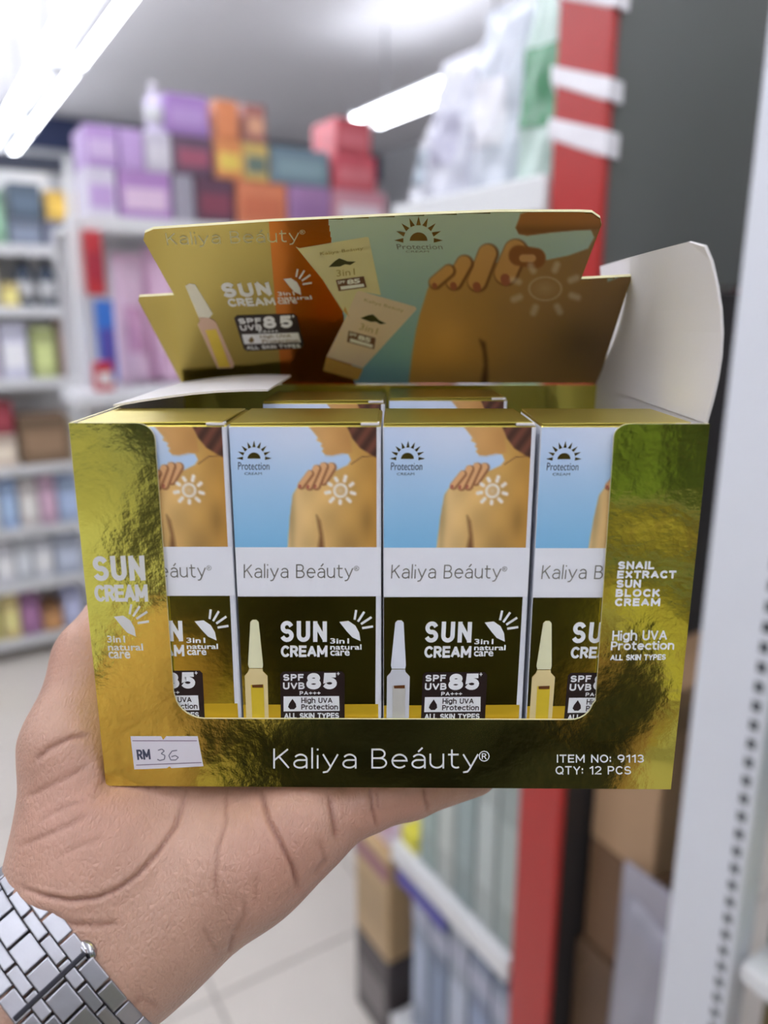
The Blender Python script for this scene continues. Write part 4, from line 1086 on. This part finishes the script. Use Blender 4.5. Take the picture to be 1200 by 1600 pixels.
def pouch(name, wd, dp, ht, rgb, rgb2=None, rough=.25, seed=1, seal=.06):
    """a filled bag standing up, crimped at the top, creased"""
    e = empty(name); rg = random.Random(seed); nu, nv = 20, 16
    ph = [rg.uniform(0, 6.28) for _ in range(8)]
    def surf(u, v, side):
        x = (u-.5)*wd*(1-.10*math.sin(math.pi*v)*0+.06*math.sin(math.pi*v))
        bul = (max(0, 1-(2*u-1)**2)**.55)*(max(0., (1-v**2.2))**.6)
        cr = .10*math.sin(9*u+5*v+ph[0])+.08*math.sin(17*u-11*v+ph[1])+.06*math.sin(7*u+23*v+ph[2])
        y = dp/2+side*(dp/2*bul*(1+cr)*.98)
        z = ht*v+.01*ht*math.sin(8*u+ph[3])*v
        return (x+.012*wd*math.sin(6*v+ph[4])*v, y, z)
    vs = []; fs = []
    for side in (-1, 1):
        b0 = len(vs)
        for j in range(nv+1):
            for i in range(nu+1): vs.append(surf(i/nu, j/nv*(1-seal), side) if True else None)
        for j in range(nv):
            for i in range(nu):
                a = b0+j*(nu+1)+i; q = (a, a+1, a+nu+2, a+nu+1); fs.append(q if side < 0 else q[::-1])
    N = (nu+1)*(nv+1)
    for i in range(nu): fs.append((i+1, i, N+i, N+i+1)); t = nv*(nu+1); fs.append((t+i, t+i+1, N+t+i+1, N+t+i))
    for j in range(nv):
        a, b = j*(nu+1), (j+1)*(nu+1); fs.append((a, b, N+b, N+a)); a += nu; b += nu; fs.append((b, a, N+a, N+b))
    mesh_obj('body', vs, fs, cm(rgb, rough), e, smooth=True)
    box_obj('sealed_top', -wd*.49, wd*.49, dp*.44, dp*.56, ht*(1-seal-.08), ht, cm(tuple(min(255, int(c*1.04)) for c in rgb), rough), e, .001)
    if rgb2:
        lv = []; lf = []
        for j in range(9):
            for i in range(11):
                x, y, z = surf(.2+.6*i/10, .25+.35*j/8, -1); lv.append((x, y-.0015, z))
        for j in range(8):
            for i in range(10): a = j*11+i; lf.append((a, a+1, a+12, a+11))
        mesh_obj('label_field', lv, lf, cm(rgb2, rough), e, smooth=True)
    return e
def bottle(name, r, ht, rgb, capc):
    e = empty(name); bm = bmesh.new()
    lathe(bm, [(r*.9, 0), (r, ht*.03), (r, ht*.62), (r*.82, ht*.72), (r*.36, ht*.80), (r*.36, ht*.86)], 18); bm_obj('body', bm, cm(rgb, .25), e, smooth=True)
    bm = bmesh.new(); lathe(bm, [(r*.42, ht*.84), (r*.42, ht*.98), (r*.36, ht)], 16); bm_obj('cap', bm, cm(capc), e, smooth=True)
    bm = bmesh.new(); lathe(bm, [(r*1.01, ht*.15), (r*1.01, ht*.5)], 18); bm_obj('paper_label', bm, cm((206, 206, 206)), e, smooth=True)
    return e
def put(e, p, s, z, rz=0.0):
    e.location = SPW(s, p, z); e.rotation_euler = (0, 0, PHI+rz); return e

# ---- right-hand shelf unit with the red post
def shelf_unit(name, p0, p1, s0, s1, boards, top, posts, post_m, m_board=M_white, m_back=M_white, back_side='p1', lipside=None, base=True):
    e = empty(name, (0, 0, 0), PHI)
    for z in boards:
        b = box_obj('shelf_board', p0+.004, p1-.004, s0+.004, s1-.004, z-.022, z, m_board, e, .002)
    if lipside == '-p':
        for z in boards: box_obj('price_rail', p0-.006, p0+.003, s0+.004, s1-.004, z-.036, z+.004, m_board, e, .002)
    if lipside == '-s':
        for z in boards: box_obj('price_rail', p0+.004, p1-.004, s0-.006, s0+.003, z-.036, z+.004, m_board, e, .002)
    for (a, b, c, d) in posts: box_obj('upright', a, b, c, d, 0, top, post_m, e, .003)
    if back_side == 'p1': box_obj('back_panel', p1-.003, p1+.012, s0, s1, .05, top, m_back, e)
    elif back_side == 's1': box_obj('back_panel', p0, p1, s1-.003, s1+.012, .05, top, m_back, e)
    return e
PF = .66
u2 = shelf_unit('shelf_unit', PF, 1.06, .705, 1.04, [.10, .50, .90, 1.25, 1.60], 2.30,
                [(PF-.002, PF+.010, .625, .705), (1.02, 1.06, .625, .705), (1.02, 1.06, 1.01, 1.05)], M_red, lipside='-p')
tag(u2, 'white shelf unit with red front upright and grey side panel', 'shelf unit')
o = box_obj('side_panel', PF+.010, 1.40, .627, .645, 1.48, 2.30, M_grey, u2, .002); o['label'] = 'plain grey upper side panel'
o = box_obj('side_panel', PF+.010, 1.06, .627, .645, .05, 1.475, M_dark, u2); o['label'] = 'dark sheet for the shaded open shelving below the grey panel'  # shade of the open shelving, built as a dark sheet
GLARE = mat('white_glare', (236, 232, 236), .22, var=.06, vscale=30, bump=.4, bscale=40, bdist=.01)  # white glare stripes on the red post, built as slanted bands
for z, tl, hh in ((1.757, .03, .034), (1.672, .03, .020), (1.618, .028, .024)):
    vs = [(PF-.004, .621, z-tl*.3), (PF-.004, .709, z+tl*.9), (PF-.004, .709, z+tl*.9+hh*.8), (PF-.004, .621, z-tl*.3+hh), (PF+.013, .618, z-tl*.4), (PF+.013, .618, z-tl*.4+hh), (PF+.013, .712, z+tl*.2), (PF+.013, .712, z+tl*.2+hh)]
    mesh_obj('glare_band', vs, [(0, 1, 2, 3), (4, 0, 3, 5), (1, 6, 7, 2), (3, 2, 7, 5), (0, 4, 6, 1), (4, 5, 7, 6)], GLARE, u2)
# goods on its shelves
bags = [((214, 214, 224), (190, 188, 206), .098, .20), ((206, 210, 220), (232, 230, 236), .098, .235), ((196, 216, 206), (92, 150, 112), .10, .26), ((222, 222, 228), (176, 186, 196), .05, .13)]
lab = ['crinkled silver white bag on the top shelf beside the tall bag', 'tall silvery bag with pale label on the top shelf', 'tall bag with green label next to the red upright', 'short pale bag at the open end of the top shelf']
for k, ((c1, c2, wd, ht), s, l) in enumerate(zip(bags, (.965, .865, .765, 1.015), lab)):
    t = pouch('plastic_bag', wd, .10, ht, c1, c2, .22, seed=k+3); put(t, PF+.02, s, 1.60, -math.pi/2); tag(t, l, 'bag', 'bags on the top shelf')
for k, (s, c1, c2, ht, l) in enumerate(((.775, (222, 224, 230), (70, 140, 84), .26, 'bag with a dark green label behind the front bags'), (.885, (198, 196, 210), (226, 222, 232), .29, 'lilac grey bag standing behind the silvery bags'), (.985, (224, 212, 178), (206, 184, 140), .27, 'cream yellow bag standing behind the silver white bag'))):
    t = pouch('plastic_bag', .10, .10, ht, c1, c2, .25, seed=k+11); put(t, PF+.14, s, 1.60, -math.pi/2); tag(t, l, 'bag', 'bags on the top shelf')
for k in range(5):
    s = .735+k*.052
    c = [(150, 160, 156), (166, 174, 170), (138, 152, 150), (172, 178, 172), (148, 164, 158)][k % 5]
    t = pack('flat_pack', .048, .26, .33+.01*(k % 3), c, tuple(int(q*1.12) for q in c), None, .3); put(t, PF+.012, s, .50, -math.pi/2)
    tag(t, 'tall grey green flat pack standing upright on the shelf with price rail', 'pack', 'grey green flat packs')
for k in range(5):
    s = .74+k*.058
    c = [(138, 148, 166), (120, 132, 156), (150, 158, 172), (104, 118, 140)][k % 4]
    t = pack('blister_pack', .054, .24, .31+.012*(k % 3), c, tuple(min(255, int(q*1.2)) for q in c), (168, 172, 190), .3); put(t, PF+.02, s, .10, -math.pi/2)
    tag(t, 'blue grey pack standing on the bottom shelf below the price rail', 'pack', 'blue grey packs')
t = box_obj('label_strip', -.0015, .0015, 0, .15, 0, .026, cm((72, 66, 160)), None, .001); t.location = SPW(.86, PF-.0085, .437); t.rotation_euler = (0, 0, PHI); tag(t, 'violet blue label strip along the front of the price rail', 'label')
t = pack('carton', .13, .10, .24, (188, 158, 116), (176, 148, 108), (150, 96, 110)); put(t, PF+.075, 1.225, .20); 
e = pack('carton', .13, .10, .20, (66, 58, 60), (120, 112, 112), None); put(e, PF+.075, 1.225, .0)
t.location = SPW(1.225, PF+.075, .2015); tag(t, 'tan carton stacked at the open end of the shelf unit', 'carton'); tag(e, 'dark patterned carton on the floor under the tan carton', 'carton')
t.rotation_euler = (0, 0, PHI-math.pi/2); e.rotation_euler = (0, 0, PHI-math.pi/2)
for q in (t, e): q.location = SPW(1.118, PF+.0, q.location.z)
t = pouch('plastic_bag', .09, .06, .12, (226, 206, 222), (206, 150, 176), .3, seed=31); put(t, PF+.02, 1.118, .4425, -math.pi/2); tag(t, 'pinkish bag lying on top of the tan carton', 'bag')
t = pack('yellow_box', .05, .05, .035, (226, 216, 60), None, None, .4, False); put(t, PF+.012, 1.004, .50, -math.pi/2); tag(t, 'small yellow box at the end of the flat packs', 'box')
# cartons in the gap before the red post
for nm, p, s, z, wd, dp, ht, c, rz, l in (('carton', .80, .505, 0, .20, .115, .60, (92, 68, 46), 0, 'tall dark brown carton on the floor beside the red upright'),
                                        ('carton', .805, .505, .6015, .19, .112, .16, (112, 82, 56), .02, 'brown carton stacked on the tall dark brown carton'),
                                        ('carton', .80, .510, .763, .185, .105, .26, (176, 142, 108), -.03, 'light tan carton topmost of the brown stack')):
    t = pack(nm, wd, dp, ht, c, None, tuple(int(q*.85) for q in c), .7); put(t, p, s, z, rz); tag(t, l, 'carton')
# ---- the near unit with the slotted white post
u1 = shelf_unit('shelf_unit', PF+.002, 1.06, -.55, .370, [.10, .48, .79, 1.20, 1.60], 2.30, [(1.02, 1.06, .370, .45)], M_post)
o = box_obj('upright', PF, PF+.034, .372, .452, 0, 2.3, M_post, u1, .002); o['label'] = 'slotted white front upright'
sl0 = bmesh.new(); add_box(sl0, PF-.0004, PF+.004, -.0045, .0045, -.0055, .0055); so = bm_obj('slot', sl0, M_slot, u1)
for k in range(66):
    q = so if k == 0 else link(so.copy(), u1)
    q.location = (0, .3825, .22+k*.0205)
tag(u1, 'white shelf unit with a slotted white front upright', 'shelf unit')
for k, (s, z, wd, ht, c, c2, l) in enumerate(((.28, .79, .17, .27, (34, 104, 74), (210, 206, 150), 'green pack on the shelf behind the slotted upright'), (.09, .79, .17, .25, (40, 90, 120), (200, 200, 200), 'blue pack beside the green pack'),
                                     (.27, .48, .18, .24, (120, 104, 60), (78, 60, 50), 'olive brown pack on the shelf below the green pack'), (.07, .48, .17, .22, (90, 70, 60), (160, 150, 90), 'dark brown pack beside the olive brown pack'))):
    t = pack('goods_pack', wd, .2, ht, c, c2); put(t, PF+.05, s, z, -math.pi/2); tag(t, l, 'pack')
t = pouch('plastic_bag', .10, .07, .78, (150, 147, 156), (104, 106, 114), .2, seed=41); put(t, PF+.0, .495, 0, -math.pi/2); tag(t, 'tall grey plastic sack standing on the floor before the brown cartons', 'bag')
# ---- the purple goods unit facing the aisle end
SU = 2.2
pl, _ = at_s(134, 450, SU); prr = 1.62
u3 = shelf_unit('shelf_unit', pl, prr, SU, SU+.40, [.12, .55, .92, 1.25, 1.69], 1.69, [(pl-.03, pl, SU, SU+.04), (prr, prr+.03, SU, SU+.04)], M_white, back_side='s1', lipside='-s')
tag(u3, 'white shelf unit holding purple, orange and red packs', 'shelf unit')
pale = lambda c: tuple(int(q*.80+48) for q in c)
rows3 = [(1.69, .125, [(136, 182, (216, 206, 226), (190, 150, 214), 'lilac'), (186, 268, (168, 116, 188), (226, 190, 220), 'purple'), (272, 303, (150, 146, 160), None, 'slim grey'), (307, 366, (74, 36, 56), (120, 40, 60), 'maroon'), (371, 448, (220, 112, 66), (206, 92, 50), 'orange'), (451, 517, (156, 106, 160), (140, 90, 148), 'mauve'), (521, 603, (206, 130, 146), (232, 214, 222), 'pink and white')]),
         (1.8165, .10, [(134, 184, (176, 130, 204), (206, 176, 222), 'lavender'), (187, 224, (186, 146, 210), None, 'narrow lavender'), (227, 268, (198, 190, 206), (214, 208, 218), 'pale grey'), (272, 332, (82, 52, 74), (150, 60, 84), 'dark plum'), (337, 378, (226, 130, 60), (238, 200, 70), 'orange and yellow'), (380, 419, (206, 170, 80), (86, 104, 90), 'gold and green'), (424, 514, (96, 122, 136), (120, 150, 158), 'teal grey'), (522, 588, (206, 62, 76), (216, 96, 104), 'red')]),
         (1.918, .10, [(259, 326, (150, 104, 182), (172, 130, 198), 'purple topmost'), (338, 372, (222, 118, 60), None, 'small orange'), (383, 414, (156, 84, 74), (220, 150, 110), 'small russet'), (524, 580, (190, 54, 66), (214, 90, 100), 'topmost red')])]
for z, ht, its in rows3:
    for x0, x1, c, c2, nm in its:
        ymid = {1.69: 305, 1.8165: 235, 1.918: 175}[z]
        a, _ = at_s(x0, ymid, SU+.02); b, _ = at_s(x1, ymid, SU+.02)
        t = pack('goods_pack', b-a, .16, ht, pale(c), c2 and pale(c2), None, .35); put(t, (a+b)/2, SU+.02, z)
        tag(t, '%s pack %s' % (nm, {1.69: 'resting on the white board of the purple goods shelf', 1.8165: 'in the middle layer of the stacked purple and orange goods', 1.918: 'on top of the stacked purple and orange goods'}[z]), 'pack', 'packs stacked on the purple goods shelf')
a, _ = at_s(243, 175, SU+.05); t = bottle('bottle', .026, .125, (222, 212, 236), (236, 232, 240)); put(t, a, SU+.06, 1.918); tag(t, 'pale lilac bottle standing beside the topmost purple pack', 'bottle')
for k, (x0, x1, ht, c, c2, l) in enumerate(((188, 236, .36, (232, 200, 222), (214, 160, 196), 'pale pink bag on the shelf beneath the purple goods'), (238, 300, .38, (226, 186, 214), (236, 214, 228), 'rose pink bag beside the pale pink bag'), (302, 360, .34, (214, 196, 222), None, 'lilac bag beside the rose pink bag'))):
    a, _ = at_s(x0, 480, SU+.03); b, _ = at_s(x1, 480, SU+.03)
    t = pouch('plastic_bag', b-a, .13, ht, c, c2, .3, seed=51+k); put(t, (a+b)/2, SU+.03, 1.25); tag(t, l, 'bag', 'pink bags')
a, zt = at_s(140, 378, SU-.02); b, zb = at_s(166, 455, SU-.02)
t = pack('hanging_pack', .045, .03, .16, (196, 52, 60), (170, 40, 60), None, .35, False); put(t, (a+b)/2-.01, SU-.034, zb-.01); tag(t, 'red pack hanging on the white upright of the purple goods shelf', 'pack')
a, zt = at_s(160, 470, SU-.02); b, zb = at_s(160, 598, SU-.02)
t = pack('hanging_pack', .045, .03, zt-zb, (58, 118, 206), (90, 84, 170), None, .3, False); put(t, a, SU-.04, zb+.002); tag(t, 'blue pack hanging below the red pack', 'pack')
t = pack('display_tray', .34, .17, .035, (232, 232, 234), None, None, .4, False); a, _ = at_s(215, 610, SU-.08); put(t, a, SU-.1, 1.215); tag(t, 'white display tray at the front of the pink bags', 'tray')
bm = bmesh.new()
br_ = box_obj('tray_support', -.012, .012, .0, .09, 0, .02, M_white, t); br_.location = (0, .09, -.02)
t = pack('small_box', .045, .045, .075, (196, 40, 52), (230, 220, 220), None, .35, False); a, _ = at_s(132, 630, SU-.05); put(t, a+.05, SU-.09, 1.2505); tag(t, 'small red box standing on the white display tray', 'box')
# ---- far unit at the end of the aisle
SF = 3.4
pl2, _ = at_s(-160, 600, SF); pr2, _ = at_s(131, 600, SF)
u4 = shelf_unit('shelf_unit', pl2, pr2, SF, SF+.35, [.10, .345, .58, .84, 1.19, 1.47, 1.70], 2.02, [(pl2-.03, pl2, SF, SF+.04), (pr2, pr2+.03, SF, SF+.04)], M_white, m_board=M_white, back_side='s1', lipside='-s')
tag(u4, 'long white shelf unit full of mixed boxes along the far end', 'shelf unit')
o = box_obj('top_rail', pl2, pr2, SF-.01, SF+.02, 1.975, 2.03, mat('dark_rail', (44, 50, 66), .5), u4)
far = [(1.70, [(-60, -20, .16, (150, 160, 120), 'olive'), (-18, 10, .20, (112, 160, 124), 'light green'), (12, 66, .10, (92, 104, 124), 'slate blue'), (69, 130, .10, (104, 108, 132), 'dusky blue')], 360),
       (1.47, [(-60, -2, .17, (176, 160, 140), 'beige'), (0, 27, .09, (232, 206, 108), 'pale yellow'), (96, 130, .12, (122, 142, 152), 'misty blue')], 440),
       (1.19, [(-60, -3, .2, (196, 180, 200), 'mauve grey'), (0, 43, .215, (216, 214, 234), 'pale lilac'), (50, 86, .20, (184, 196, 112), 'yellow green'), (92, 130, .235, (150, 116, 96), 'brown')], 540),
       (.84, [(-60, -30, .24, (180, 150, 130), 'fawn'), (-28, 21, .13, (226, 200, 176), 'peach'), (26, 106, .20, (118, 84, 52), 'cardboard brown'), (108, 130, .16, (206, 190, 150), 'cream')], 650),
       (.58, [(-50, -2, .19, (206, 210, 220), 'cool white'), (0, 27, .20, (150, 180, 226), 'sky blue'), (30, 60, .19, (222, 212, 206), 'ivory'), (62, 89, .20, (204, 160, 186), 'rosy'), (91, 128, .19, (156, 178, 214), 'powder blue')], 785),
       (.345, [(-50, -10, .18, (210, 212, 218), 'white'), (-8, 22, .17, (224, 224, 230), 'plain white'), (24, 50, .18, (206, 210, 216), 'greyish white'), (52, 84, .17, (222, 224, 232), 'bluish white'), (86, 128, .17, (176, 186, 206), 'pale steel blue')], 870),
       (.10, [(-50, -2, .16, (206, 190, 90), 'mustard'), (2, 30, .19, (232, 206, 120), 'butter yellow'), (32, 64, .18, (140, 80, 130), 'magenta purple'), (66, 98, .10, (190, 126, 62), 'amber'), (100, 130, .17, (176, 180, 220), 'periwinkle')], 955)]
for z, its, yy in far:
    for x0, x1, ht, c, nm in its:
        a, _ = at_s(x0, yy, SF+.02); b, _ = at_s(x1, yy, SF+.02)
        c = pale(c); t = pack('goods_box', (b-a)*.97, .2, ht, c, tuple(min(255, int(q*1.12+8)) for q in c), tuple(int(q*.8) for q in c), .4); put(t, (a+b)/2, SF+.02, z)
        tag(t, '%s box on the %s shelf of the far unit' % (nm, {1.70: 'topmost', 1.47: 'second highest', 1.19: 'eye level', .84: 'waist high', .58: 'third lowest', .345: 'second lowest', .10: 'lowest'}[z]), 'box', 'boxes on the far shelf unit')
for x0, x1, z0, ht, c, l in ((12, 64, 1.8015, .13, (84, 100, 116), 'teal slate box stacked on the slate blue box'), (70, 129, 1.8015, .11, (230, 188, 84), 'golden yellow box stacked on the dusky blue box'), (-27, 20, .9715, .13, (150, 60, 70), 'maroon box stacked on the peach box')):
    yy = 305 if z0 > 1.5 else 640
    a, _ = at_s(x0, yy, SF+.02); b, _ = at_s(x1, yy, SF+.02)
    t = pack('goods_box', (b-a)*.97, .19, ht, c, tuple(min(255, int(q*1.1+8)) for q in c), None, .4); put(t, (a+b)/2, SF+.022, z0); tag(t, l, 'box', 'boxes on the far shelf unit')
for x, l in ((38, 'dark navy bottle beside the pale yellow box'), (74, 'dark navy bottle beside the misty blue box')):
    a, _ = at_s(x, 440, SF+.06); t = bottle('bottle', .036, .20, (52, 66, 86), (40, 44, 60)); put(t, a, SF+.07, 1.47); tag(t, l, 'bottle', 'navy bottles')
# ---- unseen gondolas beside and behind the camera, added to shape the foil reflections
def gondola(p0, p1, s0, s1, side, lab_, seed):
    rg = random.Random(seed)
    u = empty('shelf_unit', (0, 0, 0), PHI); tag(u, lab_, 'shelf unit')
    zs = [.10, .45, .80, 1.15, 1.50]
    for z in zs: box_obj('shelf_board', p0, p1, s0, s1, z-.025, z, M_white, u, .002)
    if side in ('p', '-p'):
        box_obj('back_panel', *((p0, p0+.015) if side == 'p' else (p1-.015, p1)), s0, s1, .0, 1.9, M_dark, u)
    else: box_obj('back_panel', p0, p1, s0, s0+.015, 0, 1.9, M_dark, u)
    L = (s1-s0) if side in ('p', '-p') else (p1-p0)
    WH, CR, GR, DB, TN, YL, LG = ((236, 235, 230), 'white'), ((238, 234, 216), 'cream'), ((54, 76, 58), 'dark green'), ((52, 62, 78), 'dark blue'), ((200, 178, 140), 'tan'), ((232, 218, 150), 'pale yellow'), ((120, 150, 90), 'leaf green')
    pal = {'p': {1.50: [DB, TN], 1.15: [GR, DB], .80: [WH, CR, WH], .45: [TN, LG, YL], .10: [TN, GR]}, 's': {1.50: [WH, DB], 1.15: [GR, LG], .80: [LG, GR, YL], .45: [YL, TN], .10: [TN, CR]}}[side]  # shelf tones chosen for the light and dark they mirror into the foil
    for z in zs:
        x = .03; k = 0
        while x < L-.36:
            wd = rg.uniform(.26, .38); c, cn = pal[z][k % len(pal[z])]; k += 1
            t = pack('goods_box', wd, .22, (.31 if z == .80 and side == 'p' else rg.uniform(.2, .29)), c, tuple(min(255, int(q*1.15)) for q in c), None, .5)
            if side == 'p': put(t, p1-.03, s0+x+wd/2, z, math.pi/2)
            else: put(t, p0+x+wd/2, s1-.03, z, math.pi)
            tag(t, '%s box on the %s shelf of the %s' % (cn, {.10: 'lowest', .45: 'second', .80: 'middle', 1.15: 'fourth', 1.50: 'highest'}[z], lab_), 'box', 'boxes on the '+lab_); x += wd+.015
gondola(-1.35, -.95, -1.9, .5, 'p', 'unseen white gondola across the aisle, added for the foil reflections', 5)
gondola(-.6, 1.9, -2.3, -1.9, 's', 'unseen white gondola behind the photographer, added for the foil reflections', 9)

# ---- goods on the boards that the display mostly hides
HID = [((206, 150, 186), 'rose'), ((150, 178, 206), 'light blue'), ((222, 206, 160), 'straw'), ((160, 190, 160), 'sage'), ((214, 214, 220), 'off-white'), ((190, 120, 110), 'brick')]
def fill(p0, p1, s, z, n, ht, turn, where, grp, off=0):
    for k in range(n):
        c, cn = HID[(k+off) % 6]; wd = (p1-p0)/n*.92
        t = pack('goods_box', wd, .2, ht+.02*((k*7) % 3), c, tuple(min(255, int(q*1.12)) for q in c), tuple(int(q*.8) for q in c), .4)
        m_ = p0+(p1-p0)*(k+.5)/n
        if turn: put(t, s, m_, z, -math.pi/2)
        else: put(t, m_, s, z)
        tag(t, '%s box on the %s' % (cn, where), 'box', grp)
for z, w_, o_ in ((.12, 'lowest board of the purple goods shelf', 0), (.55, 'second board of the purple goods shelf', 2), (.92, 'third board of the purple goods shelf', 4)):
    fill(pl+.03, prr-.03, SU+.03, z, 6, .22, False, w_, 'boxes under the purple goods', o_)
a, _ = at_s(372, 480, SU+.03)
fill(a, prr-.03, SU+.04, 1.25, 5, .24, False, 'board behind the display tray', 'boxes beside the pink bags', 1)
for z, w_, o_ in ((.90, 'board above the grey green flat packs', 1), (1.25, 'board below the bags by the red upright', 3)):
    fill(.715, 1.03, PF+.03, z, 3, .22, True, w_, 'boxes by the red upright', o_)
for z, w_, o_ in ((.10, 'lowest board of the slotted upright unit', 0), (1.20, 'fourth board of the slotted upright unit', 3), (1.60, 'top board of the slotted upright unit', 5)):
    fill(-.53, .36, PF+.06, z, 5, .22, True, w_, 'boxes by the slotted upright', o_)
